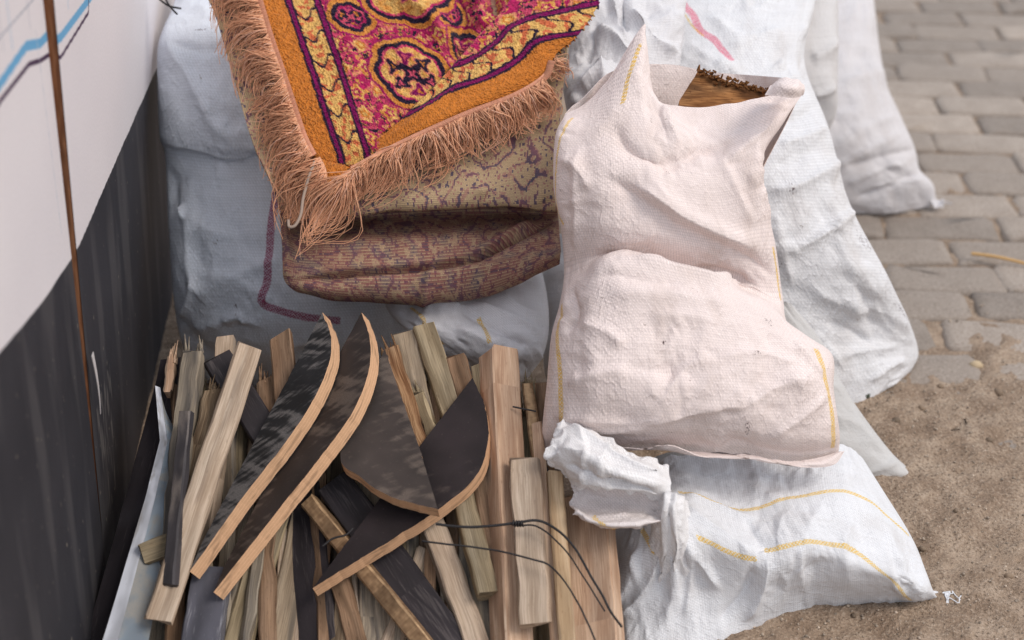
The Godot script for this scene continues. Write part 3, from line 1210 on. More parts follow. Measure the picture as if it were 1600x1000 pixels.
func pebble(label: String, at: Vector3, r: float, sd: int) -> void:
	var c: Color = [Color(0.74, 0.66, 0.54), Color(0.27, 0.29, 0.24), Color(0.60, 0.52, 0.42)][sd] if sd < 3 else Color(0.50, 0.43, 0.36) * (0.85 + 0.05 * (sd % 6))
	var o := obj("pebble", stone_mesh(r, sd + 300), plain(c, 0.85))
	o.position = Vector3(at.x, dirt_height(at.x, -at.z) + r * 0.25, at.z)
	o.rotation.y = sd * 1.7
	tag(o, label, "pebble", "pebbles on the dirt")

# ---------------------------------------------------------------- ground and paving
var dirt_a: FastNoiseLite
var dirt_b: FastNoiseLite
var dirt_c: FastNoiseLite

func dirt_height(x: float, h: float) -> float:
	var n := dirt_a.get_noise_2d(x, h)
	var cover := smoothstep(2.36, 1.90, h + 0.42 * (x - 0.98) + 0.38 * n)
	var y := lerpf(-0.0095, 0.011, cover)
	y += n * 0.006 * cover
	y += dirt_b.get_noise_2d(x, h) * lerpf(0.0085, 0.0085, cover)
	y += maxf(dirt_c.get_noise_2d(x, h), -0.1) * lerpf(0.0015, 0.0065, cover)
	return y

func speckle(sd: int, tones: Array, w := 768) -> ImageTexture:
	var data := PackedByteArray()
	data.resize(w * w * 3)
	var a := noise(0.01, sd, FastNoiseLite.TYPE_SIMPLEX_SMOOTH, 4).get_seamless_image(w, w, false, false, 0.1, false).get_data()
	var b := noise(0.12, sd + 1, FastNoiseLite.TYPE_SIMPLEX_SMOOTH, 3).get_seamless_image(w, w, false, false, 0.1, false).get_data()
	rng.seed = sd
	for k in w * w:
		var t := clampf(a[k] / 255.0 * 1.3 - 0.15, 0, 1)
		var c: Color = tones[0].lerp(tones[1], t)
		var g := b[k] / 255.0
		c = c.lerp(tones[2], clampf((g - 0.58) * 3.0, 0.0, 0.8)).lerp(tones[3], clampf((0.40 - g) * 3.0, 0.0, 0.7))
		put(data, k * 3, c * rng.randf_range(0.88, 1.1))
	return keep(bytes_image(w, w, data))

func build_ground() -> void:
	dirt_a = noise(2.6, 3, FastNoiseLite.TYPE_SIMPLEX_SMOOTH, 3)
	dirt_b = noise(14.0, 4, FastNoiseLite.TYPE_SIMPLEX_SMOOTH, 3)
	dirt_c = noise(60.0, 5, FastNoiseLite.TYPE_SIMPLEX_SMOOTH, 3)
	var xs := [-60.0, -15.0, -4.0, -1.2, -0.3]
	var hs := [-60.0, -15.0, -3.0, 0.0, 0.8]
	for k in 260:
		xs.append(0.1 + k * 0.0065)
	for k in 250:
		hs.append(1.3 + k * 0.0065)
	xs.append_array([2.0, 3.0, 6.0, 18.0, 60.0])
	hs.append_array([3.0, 3.3, 4.0, 6.0, 18.0, 80.0])
	hs.reverse()
	var sheet := Sheet.new()
	for h in hs:
		for x in xs:
			var y := dirt_height(x, h) if x > -2 and x < 3 and h > 0.5 and h < 4.0 else -0.012
			sheet.p.append(Vector3(x, y, -h))
			sheet.uv.append(Vector2(x, h))
	sheet.n = normals(sheet.p, xs.size(), hs.size())
	sheet.quads(0, xs.size(), hs.size(), false)
	var m := StandardMaterial3D.new()
	m.albedo_texture = speckle(51, [Color(0.49, 0.41, 0.34), Color(0.67, 0.595, 0.52), Color(0.74, 0.67, 0.60), Color(0.38, 0.315, 0.255)])
	m.roughness = 0.95
	m.uv1_scale = Vector3(1.5, 1.5, 1)
	m.heightmap_enabled = true
	m.heightmap_texture = m.albedo_texture
	m.heightmap_scale = 0.9
	mat["dirt"] = m
	var o := obj("ground", sheet.mesh(), m)
	o.set_meta("kind", "structure")
	# loose grit lying on it
	var mm := MultiMesh.new()
	mm.transform_format = MultiMesh.TRANSFORM_3D
	mm.use_colors = true
	mm.mesh = stone_mesh(1.0, 5, 4, 5)
	mm.instance_count = 9000
	rng.seed = 8
	for k in 9000:
		var x := rng.randf_range(0.15, 1.7)
		var h := rng.randf_range(1.35, 2.75)
		if h > 2.3 and rng.randf() < 0.75:
			h = rng.randf_range(1.35, 2.2)
		var r := 0.0008 + 0.0022 * pow(rng.randf(), 4.0)
		var b := Basis(Vector3.UP, rng.randf() * TAU).scaled(Vector3(r, r, r))
		mm.set_instance_transform(k, Transform3D(b, Vector3(x, maxf(dirt_height(x, h), 0.0 if h > 2.3 else -1.0) + r * 0.3, -h)))
		mm.set_instance_color(k, Color(0.34, 0.275, 0.215) * rng.randf_range(0.55, 1.6))
	var g := MultiMeshInstance3D.new()
	g.name = "grit"
	g.multimesh = mm
	var gm := plain(Color.WHITE, 0.9)
	gm.vertex_color_use_as_albedo = true
	g.material_override = gm
	add_child(g)
	g.set_meta("kind", "stuff")
	tag(g, "loose brown grit and crumbs of soil scattered over the dirt", "grit")

func paver_mesh(l: float, w: float, sd: int) -> ArrayMesh:
	var sheet := Sheet.new()
	rng.seed = sd * 53
	var outline := []
	var n := 18
	var no := noise(1.0, sd, FastNoiseLite.TYPE_SIMPLEX_SMOOTH, 2)
	for k in n:
		var t := TAU * (k + 0.5) / n
		var c := Vector2(cos(t), sin(t))
		var q := Vector2(signf(c.x) * pow(absf(c.x), 0.2) * l / 2, signf(c.y) * pow(absf(c.y), 0.2) * w / 2)
		q += Vector2(no.get_noise_1d(k * 3.1), no.get_noise_1d(k * 3.1 + 90.0)) * 0.010
		outline.append(q)
	var levels := [[0.42, 0.0008], [0.82, 0.0002], [0.95, -0.0022], [1.0, -0.008], [1.0, -0.06]]
	sheet.p.append(Vector3(0, 0.001, 0))
	for lv in levels:
		for k in n:
			var q: Vector2 = outline[k] * lv[0]
			sheet.p.append(Vector3(q.x, lv[1] + no.get_noise_2d(q.x * 60.0, q.y * 60.0) * 0.0014, q.y))
	var st := SurfaceTool.new()
	st.begin(Mesh.PRIMITIVE_TRIANGLES)
	st.set_smooth_group(0)
	for p in sheet.p:
		st.add_vertex(p)
	for k in n:
		var b := (k + 1) % n
		st.add_index(0); st.add_index(1 + k); st.add_index(1 + b)
		for e in levels.size() - 1:
			var i0 := 1 + e * n
			var i1 := i0 + n
			st.add_index(i0 + k); st.add_index(i1 + k); st.add_index(i0 + b)
			st.add_index(i0 + b); st.add_index(i1 + k); st.add_index(i1 + b)
	st.generate_normals()
	return st.commit()

func build_paving() -> void:
	var root := Node3D.new()
	root.name = "pavement"
	add_child(root)
	root.set_meta("kind", "structure")
	var shapes := []
	for k in 14:
		shapes.append(paver_mesh(0.236, 0.116, k + 1))
	var ms := []
	for k in 4:
		var m := StandardMaterial3D.new()
		var s := 0.92 + 0.06 * k
		m.albedo_texture = speckle(61 + k, [Color(0.55, 0.505, 0.465) * s, Color(0.63, 0.585, 0.545) * s, Color(0.69, 0.65, 0.61) * s, Color(0.44, 0.385, 0.335) * s], 384)
		m.roughness = 0.9
		m.uv1_triplanar = true
		m.uv1_scale = Vector3(2.6, 2.6, 2.6)
		m.uv1_offset = Vector3(0.31 * k, 0.17 * k, 0.53 * k)
		ms.append(m)
	rng.seed = 21
	var ax := Vector3(1, 0, 0.046).normalized()
	var az := Vector3(-0.046, 0, 1).normalized()
	for row in 26:
		var shift := (0.118 if row & 1 else 0.0) + 0.03 * sin(row * 1.9)
		for col in 8:
			var at := Vector3(0.16, 0, -1.93) + ax * (shift + col * 0.234) - az * (row * 0.1165)
			if at.x < 0.42 + 0.18 * (-at.z - 1.9) or at.x > 2.05:
				continue
			var o := obj("paver", shapes[rng.randi() % 14], ms[rng.randi() % 4], root)
			var loose := 1.0 + 2.2 * smoothstep(2.9, 2.3, -at.z)
			o.position = at + Vector3(rng.randfn(0, 0.003) * loose, rng.randfn(0, 0.0022) - 0.001, rng.randfn(0, 0.0022) * loose)
			o.scale = Vector3(rng.randf_range(0.93, 1.02), 1, rng.randf_range(0.92, 1.02))
			o.rotation = Vector3(rng.randfn(0, 0.014), -0.046 + rng.randfn(0, 0.02) * loose + (PI if rng.randf() < 0.5 else 0.0), rng.randfn(0, 0.010))

# ---------------------------------------------------------------- hoarding
# u runs away from the camera along the wall, v down from its top; 1.25 m by 2 m
func panel_texture(h0: float, edge_line: Array, lines: Array, sd: int) -> ImageTexture:
	var w := 800
	var h := 1280
	var data := PackedByteArray()
	data.resize(w * h * 3)
	var a := noise(0.004, sd, FastNoiseLite.TYPE_SIMPLEX_SMOOTH, 4).get_image(w, h, false, false, false).get_data()
	var fine := noise(0.3, sd + 2, FastNoiseLite.TYPE_SIMPLEX, 2).get_image(w, h, false, false, false).get_data()
	var streak := noise(1.0, sd + 4, FastNoiseLite.TYPE_SIMPLEX_SMOOTH, 3)
	var chips := noise(1.0, sd + 6, FastNoiseLite.TYPE_SIMPLEX_SMOOTH, 2)
	var rim := noise(6.0, sd + 8)
	for py in h:
		var y := 2.0 - 2.0 * py / h
		for px in w:
			var k := py * w + px
			var hh := h0 + 1.25 * px / w
			var n := a[k] / 255.0
			var c := Color(0.90, 0.88, 0.89).lerp(Color(0.86, 0.84, 0.855), n)
			var limit := 0.0
			for e in edge_line.size() - 1:
				if hh <= edge_line[e + 1][0] or e == edge_line.size() - 2:
					limit = lerpf(edge_line[e][1], edge_line[e + 1][1], (hh - edge_line[e][0]) / (edge_line[e + 1][0] - edge_line[e][0]))
					break
			if y < limit + rim.get_noise_1d(hh) * 0.002:
				c = Color(0.18, 0.18, 0.20).lerp(Color(0.265, 0.26, 0.28), n)
				var s := streak.get_noise_2d(hh * 9.0, y * 1.6)
				c = c.lerp(Color(0.45, 0.435, 0.43), clampf((s - 0.05) * 0.8, 0.0, 0.3))
				var s2 := chips.get_noise_2d(hh * 75.0, y * 40.0)
				if s2 > 0.74:
					c = c.lerp(Color(0.62, 0.58, 0.52), 0.7)
				var rub := streak.get_noise_2d(hh * 70.0 + 50.0, y * 9.0)
				if absf(hh - 1.735) < 0.06 and absf(y - 0.19) < 0.10:
					c = c.lerp(Color(0.58, 0.55, 0.52), clampf((rub - 0.05) * 1.4, 0.0, 0.45))
			else:
				for l in lines:
					for e in l[0].size() - 1:
						var p := Vector2(hh, y)
						var q := Geometry2D.get_closest_point_to_segment(p, Vector2(l[0][e][0], l[0][e][1]), Vector2(l[0][e + 1][0], l[0][e + 1][1]))
						if p.distance_to(q) < l[1]:
							c = l[2]
			put(data, k * 3, c * (1.0 + (fine[k] / 255.0 - 0.5) * 0.05))
	return keep(bytes_image(w, h, data))

func build_hoarding() -> void:
	var along := Vector3(-0.09, 0, -1).normalized()
	var up := Vector3(0.05, 1, -0.0045).normalized()
	var out := along.cross(up).normalized()
	var foot := Vector3(-0.58, 0, -1.64)
	var t := thing("hoarding", "tall printed hoarding with white upper print and scuffed black lower boards", "hoarding", foot)
	var blue := Color(0.42, 0.66, 0.82)
	var plum := Color(0.27, 0.20, 0.30)
	var grey := Color(0.62, 0.64, 0.69)
	var near := panel_texture(0.39, [[0.39, 0.76], [1.0, 0.69], [1.265, 0.634], [1.442, 0.586], [1.64, 0.545]], [
		[[[0.4, 0.88], [1.403, 0.867], [1.531, 0.861], [1.600, 0.840], [1.64, 0.835]], 0.0055, blue],
		[[[0.4, 0.865], [1.394, 0.852], [1.535, 0.839], [1.590, 0.823], [1.64, 0.812]], 0.0027, plum],
		[[[1.47, 0.88], [1.47, 1.4]], 0.0011, blue], [[[1.56, 0.87], [1.56, 1.3]], 0.0009, grey],
		[[[1.43, 0.89], [1.43, 1.3]], 0.0008, grey], [[[1.585, 0.86], [1.60, 0.60]], 0.0010, Color(0.74, 0.76, 0.80)], [[[1.40, 0.91], [1.60, 0.893]], 0.0010, grey]], 5)
	var far := panel_texture(1.64, [[1.64, 0.553], [1.66, 0.550], [2.0, 0.526], [2.504, 0.488], [3.0, 0.46]], [
		[[[1.64, 0.828], [1.662, 0.824], [1.858, 0.806], [2.05, 0.79], [2.1, 1.3]], 0.0055, blue],
		[[[1.64, 0.806], [1.65, 0.803], [1.849, 0.792], [1.858, 0.806], [1.858, 1.3]], 0.0023, plum],
		[[[1.72, 0.84], [1.72, 1.3]], 0.0010, blue]], 15)
	for e in [[near, 0.39, 0.0, 0.0], [far, 1.643, -0.003, 0.0155]]:
		var p := Node3D.new()
		p.name = "panel"
		t.add_child(p, true)
		p.position = along * ((e[1] - 1.64) * 1.004) + out * e[2]
		p.basis = Basis(along, up.rotated(along, e[3]), out.rotated(along, e[3]))
		var sheet := Sheet.new()
		for j in 2:
			for i in 2:
				sheet.p.append(Vector3(1.25 * i, 2.0 - 2.0 * j, 0))
				sheet.n.append(Vector3(0, 0, 1))
				sheet.uv.append(Vector2(i, j))
		sheet.quads(0, 2, 2, false)
		var m := grained(e[0], 0.62)
		m.metallic_specular = 0.25
		m.texture_repeat = false
		obj("printed_face", sheet.mesh(), m, p)
		var box := BoxMesh.new()
		box.size = Vector3(1.248, 1.998, 0.017)
		var c := obj("board", box, mat.rust_edge, p)
		c.position = Vector3(0.625, 1.0, -0.0095)
	# torn strip of white laminate hanging at the joint
	var g := PackedVector3Array()
	for j in 24:
		var s := j / 23.0
		for i in 3:
			g.append(along * (0.002 + 0.010 * s + (0.002 + 0.010 * (1.0 - s)) * (i / 2.0 - 0.5)) + out * (0.012 + 0.002 * sin(s * 3.0)) + up * (0.40 - 0.10 * s))
	obj("torn_strip", shell_mesh(g, 3, 24, 0.0008, flat_uv(3, 24, 0.02, 0.1)), plain(Color(0.82, 0.80, 0.80), 0.5), t)
func build_sacks() -> void:
	var b: Dictionary
	var o: Node3D
	b = sack_mesh({"rows": [[77,605,-1966,104,618,-1974,126,637,-1984,158,678,-2008,190,716,-2030,196,672,-2004,208,626,-1978,266,612,-1970,357,626,-1978,415,630,-1980],
		[61,584,-1931,96,583,-1930,117,587,-1932,146,601,-1940,169,607,-1944,193,601,-1940,222,587,-1932,276,569,-1922,332,581,-1929,385,603,-1942],
		[59,521,-1894,97,524,-1896,120,527,-1898,151,532,-1901,175,534,-1902,199,530,-1899,227,523,-1895,279,518,-1893,323,528,-1899,351,546,-1909],
		[69,471,-1877,100,469,-1876,120,468,-1875,151,463,-1873,176,460,-1871,203,457,-1869,236,452,-1866,291,444,-1861,336,446,-1862,374,448,-1864],
		[75,400,-1871,94,406,-1874,107,410,-1876,121,416,-1880,139,419,-1882,171,417,-1880,215,410,-1876,283,393,-1867,348,373,-1855,390,369,-1853],
		[67,379,-1812,89,394,-1821,103,404,-1827,119,421,-1837,137,430,-1842,168,429,-1841,212,420,-1836,283,404,-1827,347,380,-1813,394,348,-1795],
		[55,351,-1773,87,353,-1774,109,354,-1775,142,357,-1777,170,359,-1778,201,358,-1777,238,355,-1775,308,348,-1771,374,342,-1768,446,331,-1762],
		[48,303,-1722,85,303,-1722,108,303,-1722,141,304,-1723,169,304,-1723,199,304,-1723,237,304,-1723,306,302,-1722,371,300,-1720,446,296,-1718],
		[42,251,-1692,85,254,-1694,110,255,-1695,144,257,-1696,171,258,-1696,202,257,-1696,240,255,-1695,310,250,-1692,381,243,-1688,454,245,-1689],
		[43,219,-1685,82,217,-1684,106,216,-1684,136,217,-1684,162,218,-1685,193,218,-1685,233,216,-1684,311,212,-1681,391,204,-1677,455,214,-1683]], "bf": [6, 40, 70, 70, 60, 90, 105, 100, 70, 6], "bb": [70, 110, 120, 120, 110, 120, 120, 110, 80, 4], "nu": 168, "nv": 220, "broad": 2.2, "crease": 3.4, "size": 0.05, "seed": 3, "folds": [[[[0.2,0.206],[0.375,0.256],[0.581,0.294],[0.744,0.325],[0.888,0.369],[0.988,0.406]],-9,9,20],
		[[[0.375,0.238],[0.6,0.275],[0.75,0.306],[0.919,0.35]],7,7,11],
		[[[0.45,0.212],[0.65,0.269],[0.781,0.3],[0.925,0.338]],7,10,26],
		[[[0.288,0.1],[0.4,0.175],[0.631,0.188],[0.756,0.125],[0.85,0.1]],-9,8,16],
		[[[0.65,0.031],[0.656,0.106],[0.688,0.15]],7,6,8],
		[[[0.969,0.056],[0.938,0.112],[0.869,0.144],[0.806,0.175]],7,6,10],
		[[[0.919,0.094],[0.919,0.188],[0.938,0.25],[0.988,0.319]],8,9,16],
		[[[0.794,0.131],[0.844,0.238],[0.888,0.306]],5,8,14],
		[[[0.019,0.162],[0.1,0.188],[0.169,0.25]],6,8,12],
		[[[0.106,0.125],[0.081,0.244],[0.062,0.412]],5,10,10],
		[[[0.456,0.55],[0.619,0.55],[0.706,0.55],[0.775,0.544],[0.862,0.45],[0.95,0.462]],9,4,10],
		[[[0.725,0.438],[0.8,0.425],[0.894,0.425]],-9,6,4],
		[[[0.288,0.612],[0.538,0.612],[0.712,0.606],[0.794,0.606]],5,9,14],
		[[[0.125,0.631],[0.288,0.669],[0.35,0.7]],5,10,10],
		[[[0.225,0.562],[0.538,0.594],[0.706,0.588]],-4,8,8],
		[[[0.338,0.731],[0.562,0.744],[0.712,0.744]],-4,12,10],
		[[[0.038,0.775],[0.231,0.75],[0.388,0.738]],5,8,12],
		[[[0.406,0.881],[0.619,0.856],[0.725,0.825],[0.794,0.819]],7,14,5],
		[[[0.719,0.712],[0.806,0.694],[0.931,0.725]],4,8,12],
		[[[0.762,0.831],[0.869,0.769],[0.962,0.744]],5,12,12],
		[[[0.831,0.894],[0.912,0.838],[0.981,0.781]],5,10,10],
		[[[0.025,0.856],[0.194,0.862],[0.388,0.881]],5,8,10],
		[[[0.056,0.519],[0.106,0.619],[0.05,0.662]],-6,8,10],
		[[[0.9,0.65],[0.931,0.7],[0.969,0.744]],5,8,8],
		[[[0.494,0.65],[0.662,0.638],[0.744,0.644]],3.5,8,12]]})
	made["pink"] = b
	o = thing("woven_sack", "pinkish white woven sack standing open with torn mouth and yellow side stripes", "sack", Vector3.ZERO, "woven sacks in the heap")
	mat["pink"] = cloth(sack_texture(b, Color(0.94, 0.885, 0.87), [[[[0.056,0.044],[0.019,0.131],[0,0.288],[0.012,0.331]],Color(0.88, 0.71, 0.33),5],[[[0.019,0.562],[0.025,0.656],[0.044,0.744],[0.062,0.862],[0.075,0.988]],Color(0.88, 0.71, 0.33),7],[[[0.431,0.025],[0.381,0.062],[0.362,0.088]],Color(0.88, 0.71, 0.33),5],[[[0.975,0.338],[0.981,0.394],[0.969,0.456]],Color(0.88, 0.71, 0.33),6],[[[0.95,0.669],[0.969,0.744],[0.981,0.812],[0.981,0.875],[0.981,0.956]],Color(0.88, 0.71, 0.33),7]], 3, 14, 0.12, [[0.356,0.731,9,3,2],[0.656,0.875,22,3,7],[0.7,0.738,10,6,2],[0.788,0.65,12,6,4],[0.956,0.919,8,5,5]]))
	obj("sack_body", b.mesh, mat["pink"], o)
	holder["pink"] = o
	b = sack_mesh({"rows": [[140,62,-1733,178,108,-1760,229,140,-1778,318,143,-1780,404,151,-1785,480,158,-1788,517,139,-1777],
		[135,45,-1677,179,103,-1711,226,129,-1726,316,107,-1713,388,123,-1722,474,125,-1723,574,69,-1691],
		[133,28,-1621,179,82,-1652,246,103,-1664,327,78,-1650,407,94,-1659,484,74,-1648,587,47,-1632],
		[136,-12,-1587,189,29,-1610,257,49,-1622,331,39,-1616,412,59,-1628,494,50,-1622,595,29,-1611],
		[135,-10,-1495,193,2,-1502,269,8,-1517,340,2,-1560,418,5,-1602,511,3,-1612,609,4,-1619]], "bf": [20, 95, 110, 75, 4], "bb": [60, 110, 120, 90, 4], "nu": 190, "nv": 150, "broad": 2.0, "crease": 3.6, "size": 0.045, "seed": 17, "grain": Vector3(1.5, 0.7, 0.7), "folds": [[[[0.306,0.331],[0.3,0.506],[0.35,0.662],[0.4,0.794]],7,7,9],
		[[[0.281,0.356],[0.256,0.556],[0.25,0.75],[0.2,0.906]],9,7,9],
		[[[0.25,0.375],[0.212,0.569],[0.131,0.712],[0.038,0.75]],9,6,9],
		[[[0.331,0.3],[0.381,0.394],[0.456,0.444],[0.5,0.531]],6,8,10],
		[[[0.35,0.262],[0.438,0.262],[0.556,0.3]],5,7,10],
		[[[0.5,0.531],[0.462,0.775],[0.362,0.944]],-6,8,10],
		[[[0.531,0.456],[0.519,0.731],[0.462,0.944]],7,9,6],
		[[[0.644,0.288],[0.569,0.444],[0.575,0.781]],4,12,10],
		[[[0.756,0.281],[0.638,0.494],[0.638,0.888]],3.5,12,10],
		[[[0.506,0.256],[0.525,0.425],[0.531,0.469]],-4,8,8],
		[[[0.306,0.475],[0.306,0.712],[0.269,0.881]],5,7,7],
		[[[0.506,0.081],[0.575,0.188],[0.65,0.244]],3,9,9],
		[[[0.838,0.319],[0.762,0.5],[0.775,0.881]],3,10,10],
		[[[0.156,0.444],[0.106,0.581],[0.031,0.644]],6,7,9]]})
	made["front"] = b
	o = thing("woven_sack", "plump white sack lying tied at the neck under the pinkish sack, two yellow stripes", "sack", Vector3.ZERO, "woven sacks in the heap")
	mat["front"] = cloth(sack_texture(b, Color(0.90, 0.905, 0.92), [[[[0.344,0.25],[0.425,0.256],[0.5,0.25],[0.588,0.25],[0.669,0.25],[0.744,0.25],[0.819,0.244],[0.9,0.244],[0.981,0.275]],Color(0.88, 0.71, 0.33),6.5],[[[0.338,0.506],[0.412,0.519],[0.5,0.506]],Color(0.88, 0.71, 0.33),7],[[[0.531,0.456],[0.612,0.481],[0.706,0.488],[0.806,0.481],[0.869,0.606],[0.931,0.912]],Color(0.88, 0.71, 0.33),7.5],[[[0.162,0.362],[0.188,0.456],[0.206,0.531]],Color(0.88, 0.71, 0.33),8]], 17, 8, 0.08, []))
	obj("sack_body", b.mesh, mat["front"], o)
	holder["front"] = o
	b = sack_mesh({"rows": [[192,601,-2772,291,610,-2777,388,609,-2777,485,605,-2774,546,595,-2768,587,590,-2766],
		[173,551,-2581,249,550,-2581,338,553,-2582,417,553,-2582,489,552,-2582,546,559,-2586],
		[168,489,-2453,239,482,-2449,319,484,-2450,389,486,-2452,456,488,-2453,512,501,-2460],
		[181,406,-2336,254,404,-2335,336,407,-2337,410,413,-2340,476,416,-2342,540,425,-2347],
		[201,310,-2257,272,309,-2257,353,312,-2259,428,317,-2261,497,317,-2261,574,318,-2262],
		[219,187,-2210,296,195,-2214,378,204,-2219,457,205,-2220,541,206,-2220,642,206,-2221],
		[230,97,-2158,319,103,-2161,404,106,-2174,497,92,-2201,605,71,-2235,731,35,-2283],
		[234,37,-2100,332,43,-2104,418,48,-2117,515,36,-2145,608,29,-2176,722,6,-2249],
		[239,-1,-2078,337,1,-2085,425,3,-2092,514,5,-2105,602,3,-2132,681,4,-2196]], "bf": [10, 70, 95, 105, 110, 105, 85, 45, 4], "bb": [20, 90, 110, 120, 120, 120, 100, 60, 4], "nu": 150, "nv": 190, "broad": 4.0, "crease": 5.0, "size": 0.055, "seed": 29, "folds": [[[[0.312,0.194],[0.5,0.262],[0.7,0.294],[0.95,0.269]],5,12,16],
		[[[0.406,0.144],[0.6,0.2],[0.862,0.169]],5,10,14],
		[[[0.544,0.481],[0.7,0.475],[0.906,0.444],[1,0.431]],9,8,12],
		[[[0.525,0.581],[0.7,0.569],[0.888,0.531],[1,0.506]],9,6,10],
		[[[0.656,0.406],[0.788,0.394],[0.988,0.375]],6,7,9],
		[[[0.588,0.519],[0.588,0.594],[0.6,0.65]],5,10,10],
		[[[0.631,0.638],[0.756,0.675],[0.912,0.694],[0.988,0.725]],5,12,14],
		[[[0.675,0.8],[0.794,0.775],[0.919,0.762]],6,7,10],
		[[[0.575,0.688],[0.644,0.75],[0.719,0.844]],5,9,9],
		[[[0.681,0.712],[0.762,0.731],[0.844,0.775]],-6,9,9],
		[[[0.681,0.319],[0.744,0.356],[0.975,0.338]],-7,8,12],
		[[[0.606,0.444],[0.762,0.425],[0.925,0.406]],-5,8,8],
		[[[0.794,0.9],[0.869,0.85],[0.938,0.812]],6,6,8],
		[[[0.538,0.3],[0.631,0.338],[0.681,0.394]],5,8,12]]})
	made["tall"] = b
	o = thing("woven_sack", "tall white sack with red checked stripe slumping behind the pinkish sack", "sack", Vector3.ZERO, "woven sacks in the heap")
	mat["tall"] = cloth(sack_texture(b, Color(0.895, 0.895, 0.905), [[[[0.269,0.056],[0.319,0.125],[0.362,0.15],[0.394,0.181],[0.469,0.206],[0.544,0.25]],Color(0.85, 0.38, 0.48),13],[[[0.256,0.056],[0.306,0.125],[0.356,0.169],[0.412,0.194]],Color(0.88, 0.71, 0.33),3]], 29, 18, 0.12, [[0.906,0.7,26,12,6],[0.925,0.812,20,8,8],[1,0.394,10,5,3],[0.65,0.625,8,4,4],[0.744,0.175,12,8,4]]))
	obj("sack_body", b.mesh, mat["tall"], o)
	holder["tall"] = o
	b = sack_mesh({"rows": [[448,584,-2831,539,587,-2833,633,584,-2831],
		[438,485,-2705,520,476,-2700,621,485,-2705],
		[435,397,-2631,515,390,-2627,615,397,-2631],
		[438,322,-2611,518,323,-2612,614,333,-2617],
		[448,228,-2626,509,220,-2621,582,226,-2625],
		[457,94,-2618,521,81,-2610,587,81,-2610],
		[470,9,-2615,527,0,-2610,586,5,-2612]], "bf": [8, 50, 55, 30, 40, 30, 3], "bb": [10, 60, 60, 60, 60, 40, 3], "nu": 60, "nv": 80, "broad": 2.5, "crease": 3, "size": 0.07, "seed": 41, "folds": [[[[0.681,0.256],[0.831,0.244],[0.988,0.206]],8,7,10],
		[[[0.706,0.388],[0.844,0.381],[0.975,0.344]],6,6,8]]})
	made["narrow"] = b
	o = thing("woven_sack", "narrow white sack squeezed between the red striped sack and the farthest sack", "sack", Vector3.ZERO, "woven sacks in the heap")
	mat["narrow"] = cloth(sack_texture(b, Color(0.85, 0.84, 0.84), [], 41, 3, 0.05, []))
	obj("sack_body", b.mesh, mat["narrow"], o)
	holder["narrow"] = o
	b = sack_mesh({"rows": [[593,414,-3472,684,420,-3475,775,420,-3475,858,408,-3469],
		[570,340,-3268,644,330,-3262,730,334,-3264,827,346,-3271],
		[567,236,-3093,634,229,-3088,723,233,-3090,824,236,-3093],
		[578,170,-3031,641,163,-3027,737,168,-3030,851,173,-3033],
		[590,107,-2983,653,101,-2980,755,105,-2982,882,111,-2985],
		[604,59,-2955,676,51,-2951,779,57,-2954,893,70,-2962],
		[616,18,-2920,695,14,-2918,805,26,-2925,921,47,-2937],
		[612,11,-2893,716,1,-2887,827,1,-2887,932,4,-2924]], "bf": [6, 70, 95, 105, 105, 90, 55, 3], "bb": [10, 80, 100, 110, 110, 90, 60, 3], "nu": 80, "nv": 100, "broad": 2.5, "crease": 3.6, "size": 0.055, "seed": 53, "folds": [[[[0.462,0.675],[0.756,0.625],[1,0.581]],-7,9,9],
		[[[0.569,0.319],[0.806,0.294],[0.994,0.275]],5,9,12],
		[[[0.369,0.594],[0.681,0.5],[0.969,0.438]],4,10,10],
		[[[0.375,0.681],[0.631,0.594],[0.969,0.5]],4,8,8],
		[[[0.438,0.869],[0.712,0.806],[0.981,0.744]],-8,8,9],
		[[[0.581,0.812],[0.769,0.794],[0.956,0.8]],6,6,8],
		[[[0.425,0.775],[0.619,0.712],[0.938,0.662]],4,7,7]]})
	made["far"] = b
	o = thing("woven_sack", "farthest white sack standing upright on the grey paving, slumped at its base", "sack", Vector3.ZERO, "woven sacks in the heap")
	mat["far"] = cloth(sack_texture(b, Color(0.85, 0.835, 0.84), [], 53, 2, 0.1, []))
	obj("sack_body", b.mesh, mat["far"], o)
	holder["far"] = o
	b = sack_mesh({"rows": [[356,270,-2049,406,263,-2046,448,249,-2038],
		[359,220,-2044,420,216,-2041,498,189,-2026],
		[362,147,-2025,434,144,-2023,528,129,-2015],
		[374,79,-1997,454,78,-1997,569,72,-1993],
		[393,31,-1958,484,31,-1958,613,25,-1955],
		[411,4,-1925,508,-1,-1922,642,7,-1927],
		[415,3,-1884,516,0,-1882,644,0,-1917]], "bf": [6, 35, 60, 70, 60, 30, 2], "bb": [5, 30, 40, 50, 40, 20, 2], "nu": 80, "nv": 90, "broad": 2.0, "crease": 2.8, "size": 0.045, "seed": 61, "folds": [[[[0.931,0.425],[0.9,0.588],[0.931,0.706]],3,10,10],
		[[[0.681,0.806],[0.819,0.769],[1,0.712]],4,6,8]]})
	made["wedged"] = b
	o = thing("woven_sack", "greyish white sack wedged on the dirt between the lying sack and the tall sack", "sack", Vector3.ZERO, "woven sacks in the heap")
	mat["wedged"] = cloth(sack_texture(b, Color(0.81, 0.805, 0.80), [], 61, 2, 0.05, []))
	obj("sack_body", b.mesh, mat["wedged"], o)
	holder["wedged"] = o
